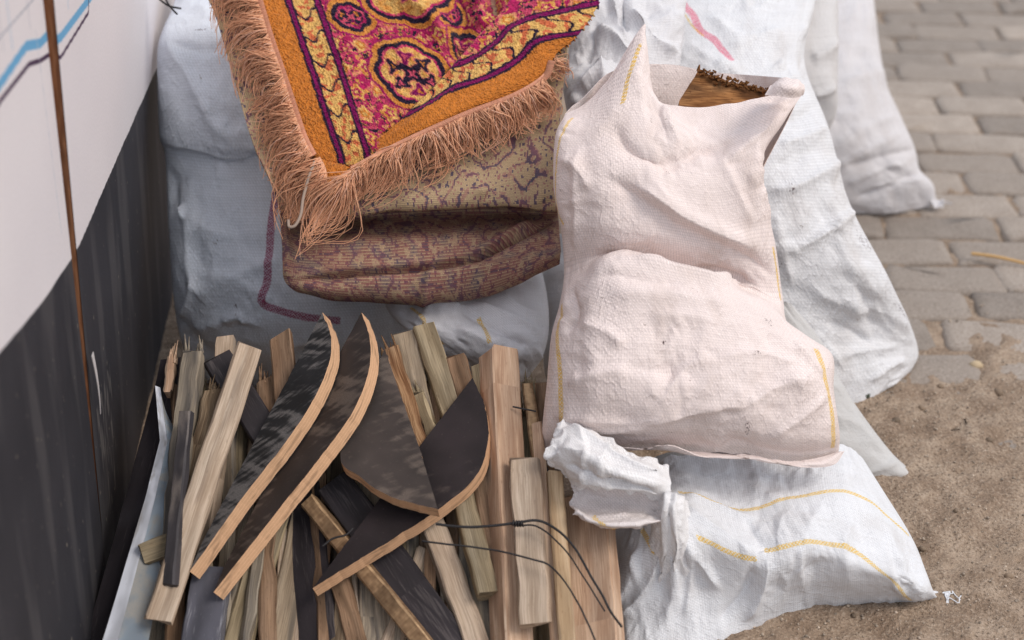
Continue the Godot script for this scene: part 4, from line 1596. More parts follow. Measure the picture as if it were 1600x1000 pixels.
	b = sack_mesh({"rows": [[139,679,-2540,194,682,-2541,255,682,-2541,306,679,-2540],
		[113,636,-2423,169,623,-2415,228,623,-2415,293,627,-2417],
		[97,595,-2341,150,588,-2337,217,588,-2337,283,589,-2338],
		[90,563,-2288,143,561,-2287,210,559,-2286,273,554,-2283],
		[82,541,-2241,131,546,-2244,191,538,-2239,263,527,-2233],
		[89,499,-2228,137,499,-2228,193,493,-2225,254,488,-2222],
		[105,409,-2222,144,400,-2217,191,395,-2214,247,395,-2214],
		[113,253,-2202,148,247,-2198,190,247,-2198,248,253,-2202],
		[123,91,-2223,162,86,-2220,202,86,-2220,258,91,-2223]], "bf": [10, 45, 55, 50, 55, 45, 50, 50, 4], "bb": [10, 40, 50, 50, 50, 50, 50, 40, 4], "nu": 96, "nv": 130, "broad": 4, "crease": 5, "size": 0.05, "seed": 71, "folds": [[[[0.131,0.225],[0.419,0.275],[0.625,0.431],[0.725,0.581]],12,7,10],
		[[[0.281,0.1],[0.419,0.2],[0.55,0.319]],12,6,9],
		[[[0.412,0.081],[0.462,0.175],[0.494,0.262]],-16,5,7],
		[[[0.244,0.362],[0.425,0.512],[0.362,0.631]],11,6,9],
		[[[0.131,0.538],[0.35,0.462],[0.469,0.388]],10,7,9],
		[[[0.6,0.175],[0.725,0.275],[0.975,0.331]],9,9,10],
		[[[0.5,0.144],[0.638,0.25],[0.675,0.425]],10,5,8],
		[[[0.212,0.2],[0.231,0.3],[0.131,0.394]],-9,7,8],
		[[[0.088,0.562],[0.206,0.606],[0.425,0.625]],8,6,8]]})
	made["crumpled"] = b
	o = thing("woven_sack", "crumpled white sack top bunched between the rug and the tall sack", "sack", Vector3.ZERO, "woven sacks in the heap")
	mat["crumpled"] = cloth(sack_texture(b, Color(0.88, 0.875, 0.885), [], 71, 0, 0.02, []))
	obj("sack_body", b.mesh, mat["crumpled"], o)
	holder["crumpled"] = o
	b = sack_mesh({"rows": [[-596,619,-2667,-515,628,-2672,-421,628,-2672,-328,623,-2669,-247,614,-2664],
		[-601,575,-2526,-516,573,-2525,-416,570,-2523,-322,569,-2523,-226,575,-2526],
		[-610,541,-2437,-511,538,-2435,-407,538,-2435,-306,540,-2436,-204,551,-2443],
		[-606,482,-2380,-505,476,-2376,-402,477,-2377,-297,480,-2379,-188,491,-2385],
		[-603,413,-2340,-498,395,-2330,-396,390,-2327,-291,392,-2328,-180,406,-2336],
		[-597,375,-2335,-501,362,-2328,-400,362,-2328,-294,364,-2329,-176,375,-2335],
		[-588,287,-2267,-487,277,-2262,-390,275,-2260,-284,277,-2262,-164,287,-2267],
		[-578,192,-2201,-472,186,-2197,-376,186,-2197,-271,189,-2199,-153,197,-2204],
		[-572,116,-2180,-467,109,-2176,-374,107,-2175,-267,111,-2177,-152,121,-2183],
		[-561,34,-2191,-473,29,-2187,-387,26,-2186,-274,30,-2188,-168,40,-2194],
		[-545,-6,-2191,-474,-10,-2188,-390,-11,-2187,-280,-8,-2190,-181,0,-2194]], "bf": [8, 50, 75, 85, 92, 80, 95, 105, 85, 40, 3], "bb": [10, 50, 70, 80, 90, 80, 90, 90, 70, 40, 3], "nu": 160, "nv": 190, "broad": 3.0, "crease": 4.2, "size": 0.06, "seed": 83, "folds": [[[[0.044,0.188],[0.144,0.262],[0.281,0.369],[0.412,0.388]],7,14,16],
		[[[0.006,0.438],[0.188,0.438],[0.331,0.469],[0.45,0.444]],5,6,6],
		[[[0.125,0.581],[0.106,0.669],[0.181,0.731]],5,14,12],
		[[[0.119,0.719],[0.256,0.681],[0.406,0.662],[0.512,0.644]],8,10,16],
		[[[0.212,0.756],[0.3,0.744],[0.338,0.762]],9,5,7],
		[[[0.138,0.675],[0.312,0.681],[0.469,0.719]],5,8,12],
		[[[0.05,0.556],[0.219,0.612],[0.419,0.619]],4,14,16],
		[[[0.069,0.206],[0.206,0.219],[0.319,0.219]],-6,6,8],
		[[[0.081,0.575],[0.1,0.588],[0.088,0.6]],8,5,5],
		[[[0.062,0.794],[0.262,0.756],[0.431,0.769]],5,8,10],
		[[[0.431,0.544],[0.281,0.588],[0.112,0.631]],4,12,12],
		[[[0.012,0.769],[0.088,0.725],[0.138,0.675]],6,8,8]]})
	made["blue"] = b
	o = thing("woven_sack", "tall pale blue sack with maroon checked stripe standing against the hoarding", "sack", Vector3.ZERO, "woven sacks in the heap")
	mat["blue"] = cloth(sack_texture(b, Color(0.885, 0.91, 0.95), [[[[0.512,0.55],[0.488,0.588],[0.462,0.644],[0.444,0.681],[0.412,0.719],[0.494,0.738],[0.594,0.75],[0.712,0.762]],Color(0.52, 0.14, 0.27),13]], 83, 8, 0.03, [[0.231,0.269,14,9,1],[0.275,0.506,7,5,1],[0.3,0.762,6,3,4]]))
	obj("sack_body", b.mesh, mat["blue"], o)
	holder["blue"] = o
	b = sack_mesh({"rows": [[-212,272,-2166,-148,276,-2169,-69,285,-2174,-11,288,-2176,40,279,-2170],
		[-209,254,-2110,-143,253,-2109,-63,262,-2114,0,264,-2115,52,258,-2112],
		[-200,228,-2060,-130,231,-2061,-60,234,-2063,6,237,-2065,59,229,-2061],
		[-163,210,-2021,-108,209,-2020,-49,207,-2019,10,209,-2020,57,203,-2017],
		[-134,190,-2004,-89,183,-1999,-39,177,-1996,12,177,-1996,47,177,-1996],
		[-103,165,-2012,-65,152,-2005,-28,143,-2000,8,145,-2001,33,149,-2003],
		[-89,128,-2037,-57,112,-2027,-25,108,-2025,4,110,-2026,23,117,-2030]], "bf": [5, 50, 80, 90, 78, 50, 3], "bb": [5, 40, 50, 50, 50, 40, 3], "nu": 100, "nv": 90, "broad": 3, "crease": 4.0, "size": 0.042, "seed": 97, "folds": [[[[0.412,0.325],[0.525,0.412],[0.7,0.531],[0.962,0.606]],-8,7,9],
		[[[0.656,0.244],[0.762,0.35],[0.962,0.394]],6,8,10],
		[[[0.206,0.344],[0.325,0.312],[0.462,0.338]],7,7,9],
		[[[0.319,0.45],[0.538,0.525],[0.8,0.656]],5,8,9],
		[[[0.5,0.306],[0.681,0.388],[0.938,0.475]],5,6,8],
		[[[0.181,0.362],[0.188,0.425],[0.256,0.488]],7,6,6],
		[[[0.744,0.569],[0.894,0.588],[1,0.681]],5,7,7]]})
	made["shade"] = b
	o = thing("woven_sack", "light grey sack with yellow stripe pinned in shade under the folded rug", "sack", Vector3.ZERO, "woven sacks in the heap")
	mat["shade"] = cloth(sack_texture(b, Color(0.92, 0.92, 0.935), [[[[0.144,0.312],[0.169,0.344],[0.194,0.406],[0.169,0.494],[0.194,0.594]],Color(0.88, 0.71, 0.33),7],[[[0.519,0.388],[0.538,0.456],[0.55,0.544]],Color(0.88, 0.71, 0.33),7]], 97, 2, 0.04, [[0.431,0.625,7,5,1]]))
	obj("sack_body", b.mesh, mat["shade"], o)
	holder["shade"] = o
	b = sack_mesh({"rows": [[49,272,-2236,98,277,-2238,152,272,-2236],
		[51,235,-2168,105,238,-2170,171,235,-2168],
		[53,170,-2130,110,170,-2130,182,170,-2130],
		[54,84,-2127,113,80,-2125,185,84,-2127],
		[62,13,-2178,118,5,-2174,179,13,-2178]], "bf": [5, 40, 50, 35, 3], "bb": [5, 40, 50, 40, 3], "nu": 50, "nv": 60, "broad": 3, "crease": 3, "size": 0.06, "seed": 101})
	made["hidden"] = b
	o = thing("woven_sack", "white sack barely showing behind the left side of the pinkish sack", "sack", Vector3.ZERO, "woven sacks in the heap")
	mat["hidden"] = cloth(sack_texture(b, Color(0.86, 0.86, 0.87), [], 101, 0, 0.05, []))
	obj("sack_body", b.mesh, mat["hidden"], o)
	holder["hidden"] = o

func trim_sacks() -> void:
	var g := loft(table([[41,223,-1682,76,225,-1676,111,228,-1670,147,235,-1663,187,239,-1657,229,241,-1652,274,239,-1649,322,234,-1649,371,225,-1650,415,220,-1662,455,219,-1679],[40,223,-1672,84,225,-1664,125,241,-1652,164,245,-1646,200,255,-1639,241,246,-1636,289,241,-1638,334,235,-1639,381,226,-1640,427,219,-1654,457,222,-1675],[39,217,-1673,93,220,-1663,139,249,-1645,182,251,-1640,215,265,-1631,255,246,-1632,304,237,-1638,349,230,-1640,393,221,-1640,441,211,-1658,461,220,-1680]]), 120, 8)
	crumple(g, 120, 8, 1.5, 2.0, 0.03, 5, Vector3.ONE, 0.0)
	obj("hem", shell_mesh(g, 120, 8, 0.0012, flat_uv(120, 8, 1.0, 0.04)), mat.pink_plain, holder.pink)
	g = loft(table([[77,597,-1984,153,623,-2092,234,617,-2135,305,600,-2148,370,602,-2126,404,620,-2067,418,636,-1995],[65,568,-1967,145,541,-2067,236,525,-2105,306,521,-2114,372,529,-2095,395,557,-2042,394,591,-1970],[63,508,-1933,145,466,-2024,236,449,-2060,306,444,-2070,351,461,-2045,362,491,-2004,358,532,-1935]]), 70, 30)
	crumple(g, 70, 30, 3.0, 3.0, 0.05, 8)
	obj("mouth_lining", shell_mesh(g, 70, 30, 0.0008, flat_uv(70, 30, 1.0, 0.3)), mat.pink_plain, holder.pink)
	g = loft(table([[344,664,-1885,358,669,-1870,381,666,-1874,399,657,-1904],[350,667,-1898,362,683,-1878,382,681,-1871,400,665,-1902],[358,661,-1929,376,673,-1924,392,676,-1914,402,666,-1920],[360,641,-1952,380,646,-1955,394,651,-1946,403,651,-1935]]), 40, 30)
	crumple(g, 40, 30, 1.5, 1.5, 0.03, 12)
	obj("mouth_flap", shell_mesh(g, 40, 30, 0.0008, flat_uv(40, 30, 0.15, 0.1)), mat.pink_plain, holder.pink)
	g = loft(table([[59,279,-1651,74,287,-1655,99,288,-1650,125,272,-1635,158,261,-1617,190,256,-1614,210,243,-1613],[56,277,-1621,77,290,-1617,103,287,-1603,131,275,-1591,160,266,-1580,186,258,-1581,210,240,-1588],[48,264,-1607,72,275,-1591,101,274,-1578,129,268,-1563,159,261,-1559,185,250,-1564,210,233,-1572],[58,243,-1613,78,247,-1586,105,249,-1570,133,248,-1563,159,245,-1562,184,236,-1568,209,221,-1571],[78,210,-1622,90,222,-1595,110,228,-1581,136,230,-1576,161,228,-1575,183,222,-1577,208,204,-1579]]), 110, 70)
	ruffle(g, 110, 70, 2.0, 4.0, 9.0, 5)
	press(g, 110, 70, [[[[0.98,0.3],[0.6,0.25],[0.1,0.1]],6,4,9],[[[0.98,0.5],[0.55,0.5],[0.05,0.4]],7,4,9],[[[0.98,0.7],[0.6,0.72],[0.15,0.8]],6,4,8],[[[0.9,0.4],[0.5,0.36],[0.2,0.28]],-6,4,7],[[[0.9,0.6],[0.5,0.62],[0.1,0.62]],-6,4,7],[[[0.2,0.05],[0.3,0.4],[0.25,0.9]],5,5,7],[[[0.5,0.1],[0.42,0.4],[0.5,0.8]],4,5,7]])
	crumple(g, 110, 70, 2.0, 2.8, 0.034, 21, Vector3(0.8, 1.2, 1.4), 0.0)
	obj("neck_frill", shell_mesh(g, 110, 70, 0.001, flat_uv(110, 70, 0.45, 0.3)), mat.frill, holder.front)
	g = loft(table([[79,221,-1600,98,231,-1594,128,234,-1584,157,234,-1579,187,228,-1575,208,216,-1574],[83,206,-1603,99,204,-1602,127,203,-1595,159,201,-1588,186,204,-1579,207,208,-1569],[82,201,-1588,99,197,-1583,127,195,-1577,158,195,-1573,184,197,-1569,206,200,-1565],[83,206,-1562,101,207,-1545,127,208,-1534,157,208,-1534,181,204,-1544,203,197,-1557],[90,199,-1564,108,198,-1546,131,200,-1535,158,200,-1536,181,197,-1546,204,191,-1560],[97,174,-1602,112,170,-1588,136,169,-1581,162,173,-1578,185,176,-1580,207,179,-1581]]), 90, 60)
	ruffle(g, 90, 60, 3.0, 5.0, 6.0, 8)
	crumple(g, 90, 60, 2.0, 2.6, 0.035, 33, Vector3(0.6, 1.3, 1.4), 0.0)
	obj("neck_mouth", shell_mesh(g, 90, 60, 0.001, flat_uv(90, 60, 0.3, 0.25)), mat.mouth, holder.front)
	g = loft(table([[195,207,-1603,203,231,-1571,213,233,-1566,222,224,-1573,237,194,-1601],[191,176,-1597,198,208,-1558,209,212,-1549,222,203,-1555,243,163,-1595],[187,130,-1588,200,159,-1552,214,163,-1543,229,153,-1549,258,112,-1589],[170,56,-1603,196,88,-1564,216,93,-1555,238,85,-1562,276,52,-1600],[152,-19,-1629,191,-3,-1603,223,-2,-1598,254,-5,-1602,290,-23,-1626]]), 60, 80)
	pleat(g, 60, 80, 4.0, 4.0)
	crumple(g, 60, 80, 1.5, 2.0, 0.04, 44, Vector3(1.6, 0.5, 1.0), 0.0)
	obj("gathered_neck", shell_mesh(g, 60, 80, 0.001, flat_uv(60, 80, 0.3, 0.4)), mat.frill, holder.front)
	ear(Vector3(0.606, 0.007, -1.618), 0.034, mat.front, holder.front)
	ear(Vector3(0.640, 0.005, -1.920), 0.034, mat.wedged, holder.wedged)
	ear(Vector3(0.928, 0.013, -2.911), 0.030, mat.far, holder.far)

func build_mouth_board() -> void:
	var t := thing("broken_board", "rough brown broken board sticking out of the pinkish sack", "board", Vector3(0.302, 0.601, -2.044))
	t.basis = Basis(Vector3(0.995, -0.093, -0.037), Vector3(0.000, 0.367, -0.930), Vector3(0.100, 0.926, 0.365))
	var c := cut_board([-58, -17, -25, 50, -15, 50, 6, 42, 22, 33, 46, 30, 79, 21, 80, -5, 65, -41, -24, -56, -59, -47], 0.02, 3.0)
	obj("face", c[0], mat.rough_brown, t)
	obj("broken_edge", c[1], mat.rough_brown, t)
	var sp := Sheet.new()
	rng.seed = 77
	var line := spline(pts([277,626,-2076,294,622,-2074,314,615,-2070,332,612,-2068,356,607,-2065,378,602,-2062]), 90)
	for q in line:
		var at := q + Vector3(rng.randfn(0, 0.002), rng.randfn(0, 0.003), rng.randfn(0, 0.004))
		var d := Vector3(rng.randfn(0.6, 0.5), rng.randfn(0, 0.5), rng.randfn(0, 0.5)).normalized() * rng.randf_range(0.003, 0.010)
		add_tube(sp, PackedVector3Array([at, at + d * 0.6, at + d]), rng.randf_range(0.0012, 0.0034), 4, Color.WHITE, 0.001)
	var s := obj("splinters", sp.mesh(), mat.rough_brown, t)
	s.set_meta("kind", "stuff")
	s.transform = t.transform.affine_inverse()

func build_rug() -> void:
	var t := thing("folded_rug", "orange and magenta patterned rug with salmon fringe, folded and draped over the sacks", "rug")
	var g := loft(table([[-516,714,-2344,-371,714,-2344,-217,714,-2344,-62,714,-2344,93,714,-2344],[-474,652,-2273,-351,652,-2273,-204,652,-2273,-56,652,-2273,92,652,-2273],[-440,585,-2195,-326,585,-2195,-189,585,-2195,-45,585,-2195,84,589,-2198],[-402,509,-2105,-301,505,-2103,-180,503,-2102,-43,507,-2104,71,512,-2107],[-363,459,-2034,-291,448,-2028,-179,452,-2030,-49,456,-2032,66,452,-2030],[-355,435,-2016,-283,425,-2010,-176,432,-2014,-48,438,-2017,66,432,-2014],[-356,420,-2030,-283,413,-2026,-176,420,-2030,-47,426,-2033,66,420,-2030],[-364,393,-2086,-289,389,-2084,-179,396,-2088,-46,402,-2091,70,396,-2088],[-367,371,-2096,-288,370,-2096,-172,377,-2100,-43,381,-2102,73,377,-2100],[-355,368,-2023,-271,368,-2023,-158,375,-2027,-39,380,-2030,73,384,-2032],[-349,349,-1986,-262,345,-1983,-148,347,-1984,-37,358,-1991,74,375,-2000],[-346,327,-1973,-254,316,-1966,-142,313,-1965,-33,325,-1972,74,360,-1992],[-327,302,-1985,-245,290,-1978,-134,288,-1977,-28,300,-1984,73,341,-2008],[-321,283,-2023,-245,275,-2018,-135,273,-2017,-26,285,-2024,70,325,-2047],[-331,264,-2092,-252,255,-2087,-139,255,-2087,-27,264,-2092,70,300,-2113]]), 170, 190)
	crumple(g, 170, 190, 4.0, 0.8, 0.1, 5, Vector3.ONE, 0.0)
	press(g, 170, 190, [[[[0.019,0.775],[0.262,0.731],[0.481,0.719],[0.7,0.706],[0.838,0.656],[0.988,0.594]],-22,5,8],
		[[[0.156,0.75],[0.394,0.731],[0.612,0.725],[0.769,0.706]],10,14,8],
		[[[0.7,0.706],[0.812,0.656],[0.925,0.594]],9,12,14],
		[[[0.462,0.919],[0.544,0.738],[0.569,0.712]],6,8,12],
		[[[0.469,0.312],[0.656,0.294],[0.856,0.3]],5,16,16],
		[[[0.006,0.5],[0.031,0.662],[0.006,0.775]],8,9,14],
		[[[0.631,0.238],[0.731,0.269],[0.769,0.319]],5,18,18],
		[[[0.888,0.225],[0.944,0.256],[0.962,0.331]],6,14,14]])
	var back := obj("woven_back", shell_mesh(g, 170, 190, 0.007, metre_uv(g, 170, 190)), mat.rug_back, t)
	g = loft(table([[-420,722,-2315,-306,724,-2316,-183,724,-2316,-61,724,-2316,36,722,-2315],[-400,677,-2262,-303,677,-2262,-202,677,-2262,-96,677,-2262,0,675,-2260],[-379,636,-2214,-295,636,-2214,-210,636,-2214,-120,633,-2211,-30,630,-2208],[-357,595,-2167,-285,595,-2167,-213,594,-2165,-144,591,-2161,-64,587,-2156],[-336,556,-2120,-277,554,-2117,-216,551,-2114,-157,548,-2110,-103,544,-2105],[-317,523,-2080,-272,520,-2077,-228,516,-2072,-189,512,-2067,-155,506,-2060],[-302,502,-2055,-279,497,-2048,-255,493,-2043,-236,489,-2038,-217,485,-2033]]), 210, 190)
	crumple(g, 210, 190, 3.0, 0.5, 0.12, 9, Vector3.ONE, 0.0)
	press(g, 210, 190, [[[[0.481,0.088],[0.6,0.188],[0.7,0.256],[0.781,0.331],[0.869,0.425]],16,20,13],
		[[[0.688,0.056],[0.812,0.194],[0.869,0.338],[0.9,0.444]],-16,16,16],
		[[[0.769,0.056],[0.888,0.194],[0.919,0.288]],9,10,14],
		[[[0.25,0.112],[0.356,0.35],[0.412,0.55],[0.469,0.831]],4,25,25],
		[[[0.844,0.056],[0.938,0.175],[0.95,0.231]],-24,10,12],
		[[[0.5,0.35],[0.675,0.431],[0.844,0.531]],5,18,18]])
	var lay := edge_uv(g, 210, 190)
	tuft(g, 210, 190, 0.0011, 3)
	obj("pile_field", shell_mesh(g, 210, 190, 0.008, lay), mat.rug_pile, t)
	g = loft(table([[-243,479,-2046,-194,507,-2055,-135,531,-2068,-66,555,-2091,4,575,-2114,51,596,-2140,67,620,-2168,104,644,-2197,138,680,-2239],[-244,481,-2049,-194,511,-2059,-137,541,-2063,-73,566,-2088,-10,587,-2113,33,609,-2139,51,632,-2166,89,659,-2198,125,695,-2240],[-245,485,-2054,-194,515,-2065,-139,549,-2072,-82,576,-2099,-30,598,-2125,10,620,-2152,31,643,-2179,69,674,-2215,109,710,-2258],[-246,489,-2058,-194,520,-2070,-142,556,-2081,-92,585,-2110,-49,608,-2138,-14,632,-2166,10,653,-2192,49,688,-2232,93,725,-2275],[-247,492,-2062,-194,523,-2075,-145,558,-2099,-100,588,-2131,-65,613,-2160,-34,638,-2189,-8,659,-2214,32,697,-2258,80,735,-2302],[-247,494,-2064,-194,526,-2078,-146,562,-2105,-106,594,-2137,-77,620,-2168,-48,644,-2197,-20,665,-2221,20,705,-2268,71,744,-2312],[-249,490,-2071,-197,520,-2089,-148,557,-2114,-107,589,-2146,-78,615,-2177,-49,640,-2206,-21,661,-2231,19,702,-2278,70,740,-2322]]), 270, 110)
	flip_rows(g, 270, 110)
	crumple(g, 270, 110, 2.0, 0.4, 0.1, 13, Vector3.ONE, 0.0)
	lay = border_uv(g, 270, 110, [0, 0, 0, 0, 0, 0, 0.012, 0.045, 0.09])
	tuft(g, 270, 110, 0.0010, 5)
	obj("folded_border", shell_mesh(g, 270, 110, 0.008, lay), mat.rug_pile, t)
	g = loft(table([[-300,506,-2071,-287,500,-2064,-272,496,-2059,-260,492,-2054],[-291,496,-2039,-278,494,-2036,-262,491,-2033,-248,490,-2031],[-283,480,-2016,-268,477,-2013,-255,477,-2013,-246,482,-2019],[-282,463,-2007,-272,459,-2002,-261,463,-2007,-252,471,-2017]]), 40, 40)
	crumple(g, 40, 40, 3.0, 0.5, 0.05, 15, Vector3.ONE, 0.0)
	tuft(g, 40, 40, 0.0011, 6)
	obj("curled_corner", shell_mesh(g, 40, 40, 0.008, band_uv(40, 40, 0.2, 0.033)), mat.rug_pile, t)
	fringe(t, "fringe", pts([-421,724,-2311,-399,678,-2258,-378,637,-2210,-356,597,-2163,-335,557,-2116,-317,525,-2076,-300,503,-2050]), pts([-480,696,-2307,-459,645,-2250,-437,602,-2199,-409,561,-2151,-383,523,-2105,-364,484,-2058,-352,457,-2025]), 1150, 1, 0.5)
	fringe(t, "fringe", pts([-237,496,-2016,-192,514,-2038,-135,533,-2061,-66,555,-2088,4,575,-2112,49,595,-2135]), pts([-264,455,-1997,-224,455,-1997,-149,476,-2023,-58,505,-2058,31,531,-2090,67,552,-2115]), 1250, 2, 0.5)
	fringe(t, "fringe", pts([-243,495,-2009,-238,494,-2008,-233,497,-2011]), pts([-305,417,-1944,-294,424,-1952,-274,439,-1972]), 260, 3, 0.4)
	fringe(t, "fringe", pts([-288,508,-2033,-279,497,-2020,-275,485,-2005]), pts([-338,462,-2009,-332,442,-1984,-322,428,-1966]), 420, 4, 0.5)
	fringe(t, "fringe", pts([49,592,-2148,59,606,-2166,67,616,-2178]), pts([79,577,-2161,87,584,-2169,96,590,-2176]), 50, 6, 0.6)
	seam(t, pts([-419,724,-2309,-397,679,-2256,-377,638,-2208,-355,597,-2161,-334,558,-2114,-316,525,-2074,-299,503,-2048]))
	seam(t, pts([-238,497,-2012,-192,515,-2034,-135,535,-2058,-66,557,-2084,4,576,-2108,49,596,-2132,61,615,-2154]))
	var cord := spline(pts([-294,508,-2017,-302,490,-1994,-308,470,-1969,-310,454,-1949,-317,443,-1935,-326,441,-1934,-328,448,-1942]), 40)
	obj("loose_cord", tube(cord, 0.0024, 6), mat.cord, t)

func build_timber() -> void:
	batten("plywood_strip", "black film faced strip jammed upright between the hoarding foot and metal profile", "plywood", Vector3(-0.495, 0.273, -1.839), Vector3(-0.553, 0.042, -1.476), 0.0519, 0.0180, mat.film, 30, 0, 0, Vector3(0.000, 0.500, 0.866))
	batten("timber_batten", "broad pale tan batten lying topmost against the left curved offcuts", "batten", Vector3(-0.370, 0.328, -1.784), Vector3(-0.454, 0.119, -1.448), 0.0363, 0.0160, mat.tan, -14, 0, 0, Vector3(0.000, 0.500, 0.866))
	batten("timber_batten", "splintered grey batten with a jagged broken top beside the bent metal profile", "batten", Vector3(-0.461, 0.308, -1.809), Vector3(-0.460, 0.135, -1.541), 0.0302, 0.0220, mat.grey, 10, 0.004, 0, Vector3(0.000, 0.500, 0.866))
	batten("timber_batten", "narrow strip with black painted face and raw orange end beside the broad tan batten", "batten", Vector3(-0.452, 0.277, -1.694), Vector3(-0.447, 0.148, -1.483), 0.0188, 0.0140, mat.painted, 18, 0, 0, Vector3(0.000, 0.500, 0.866))
	batten("timber_batten", "rough weathered board with open grain between the splintered and the broad tan batten", "batten", Vector3(-0.421, 0.271, -1.752), Vector3(-0.443, 0.174, -1.601), 0.0284, 0.0200, mat.rough_grey, 8, 0.003, 0, Vector3(0.000, 0.500, 0.866))
	batten("timber_batten", "short pale batten standing upright behind the dark film strip", "batten", Vector3(-0.418, 0.310, -1.842), Vector3(-0.415, 0.218, -1.705), 0.0274, 0.0200, mat.tan, 0, 0, 0, Vector3(0.000, 0.500, 0.866))
	batten("plywood_strip", "dark film faced strip crossing behind the top of the broad tan batten", "plywood", Vector3(-0.425, 0.296, -1.809), Vector3(-0.306, 0.197, -1.658), 0.0416, 0.0180, mat.film, -20, 0, 0, Vector3(0.000, 0.500, 0.866))
	batten("timber_batten", "brown batten with slanted top behind the first curved offcut", "batten", Vector3(-0.339, 0.310, -1.847), Vector3(-0.314, 0.221, -1.717), 0.0330, 0.0200, mat.brown, 0, 0, 0.5, Vector3(0.000, 0.500, 0.866))
	batten("timber_block", "small tan block poking out left over the metal profile", "block", Vector3(-0.428, 0.164, -1.562), Vector3(-0.492, 0.150, -1.539), 0.0290, 0.0220, mat.olive, 0, 0, 0, Vector3(0.000, 0.500, 0.866))
	batten("wood_splinter", "orange splinter of wood in the gap beside the hoarding", "splinter", Vector3(-0.490, 0.291, -1.807), Vector3(-0.491, 0.263, -1.766), 0.0110, 0.0100, mat.fresh, 0, 0.004, 0, Vector3(0.000, 0.500, 0.866))
	batten("coated_plank", "frosted silver grey plank at the bottom edge left of centre", "plank", Vector3(-0.401, 0.136, -1.534), Vector3(-0.407, 0.069, -1.417), 0.0519, 0.0200, mat.frost, 8, 0, 0, Vector3(0.000, 0.500, 0.866))
	batten("timber_batten", "long olive board deep between the two crescent offcuts' lower ends", "batten", Vector3(-0.328, 0.150, -1.633), Vector3(-0.368, 0.039, -1.448), 0.0397, 0.0200, mat.olive, 0, 0, 0, Vector3(0.000, 0.500, 0.866))
	batten("timber_batten", "grey brown board just right of the long olive board", "batten", Vector3(-0.287, 0.152, -1.644), Vector3(-0.314, 0.037, -1.451), 0.0364, 0.0220, mat.umber, 0, 0, 0, Vector3(0.000, 0.500, 0.866))
	batten("plywood_strip", "black film faced board standing behind the crossing diagonal strip", "plywood", Vector3(-0.295, 0.170, -1.665), Vector3(-0.252, 0.039, -1.448), 0.0538, 0.0180, mat.film, 10, 0, 0, Vector3(0.000, 0.500, 0.866))
	batten("timber_batten", "narrow brown batten under the lowest curved offcut's tip", "batten", Vector3(-0.234, 0.112, -1.542), Vector3(-0.195, 0.051, -1.436), 0.0254, 0.0200, mat.brown, 0, 0, 0, Vector3(0.000, 0.500, 0.866))
	batten("plywood_strip", "ply edged strip running diagonally under the lowest curved offcut", "plywood", Vector3(-0.282, 0.180, -1.620), Vector3(-0.099, 0.067, -1.430), 0.0221, 0.0280, mat.plyedge, 0, 0, 0, Vector3(0.000, 0.500, 0.866))
	batten("plywood_strip", "purplish dark film strip lying right along the diagonal ply edge", "plywood", Vector3(-0.248, 0.189, -1.651), Vector3(-0.065, 0.061, -1.437), 0.0498, 0.0160, mat.film, -12, 0, 0, Vector3(0.000, 0.500, 0.866))
	batten("timber_batten", "pale batten half hidden below the purplish film strip", "batten", Vector3(-0.115, 0.123, -1.583), Vector3(-0.168, 0.042, -1.445), 0.0308, 0.0220, mat.tan, 0, 0, 0, Vector3(0.000, 0.500, 0.866))
	batten("timber_batten", "beige batten with grey side lying between the pale board and purplish strip", "batten", Vector3(-0.112, 0.168, -1.609), Vector3(-0.037, 0.065, -1.433), 0.0324, 0.0300, mat.tan, -18, 0, 0, Vector3(0.000, 0.500, 0.866))
	batten("timber_batten", "olive beige batten with sawn lower end hanging over the wire", "batten", Vector3(-0.068, 0.201, -1.623), Vector3(-0.030, 0.124, -1.495), 0.0291, 0.0280, mat.olive, -14, 0, 0, Vector3(0.000, 0.500, 0.866))
	batten("timber_batten", "brown batten tucked behind the olive beige batten", "batten", Vector3(-0.042, 0.206, -1.662), Vector3(-0.013, 0.112, -1.509), 0.0295, 0.0260, mat.brown, -10, 0, 0, Vector3(0.000, 0.500, 0.866))
	batten("timber_batten", "grey batten deep in shadow left of the big orange batten", "batten", Vector3(-0.045, 0.109, -1.545), Vector3(-0.025, 0.048, -1.439), 0.0306, 0.0220, mat.grey, 0, 0, 0, Vector3(0.000, 0.500, 0.866))
	batten("timber_batten", "bark edged batten standing beside the third curved offcut", "batten", Vector3(-0.177, 0.307, -1.811), Vector3(-0.121, 0.212, -1.668), 0.0271, 0.0240, mat.bark, -12, 0.003, 0, Vector3(0.000, 0.500, 0.866))
	batten("timber_batten", "short split stick in front of the grey brown upright", "batten", Vector3(-0.137, 0.265, -1.762), Vector3(-0.098, 0.207, -1.674), 0.0198, 0.0160, mat.olive, 0, 0.003, 0, Vector3(0.000, 0.500, 0.866))
	batten("timber_batten", "grey brown upright batten under the shaded grey sack", "batten", Vector3(-0.157, 0.313, -1.849), Vector3(-0.114, 0.201, -1.683), 0.0347, 0.0240, mat.umber, -8, 0, 0, Vector3(0.000, 0.500, 0.866))
	batten("timber_batten", "tall greenish beige batten with lit left edge under the shaded sack", "batten", Vector3(-0.129, 0.324, -1.852), Vector3(-0.064, 0.216, -1.692), 0.0329, 0.0260, mat.olive, -16, 0, 0, Vector3(0.000, 0.500, 0.866))
	batten("timber_batten", "brown batten peeking out left of the dark pointed offcut's tip", "batten", Vector3(-0.081, 0.293, -1.814), Vector3(-0.043, 0.214, -1.695), 0.0309, 0.0240, mat.brown, -14, 0, 0, Vector3(0.000, 0.500, 0.866))
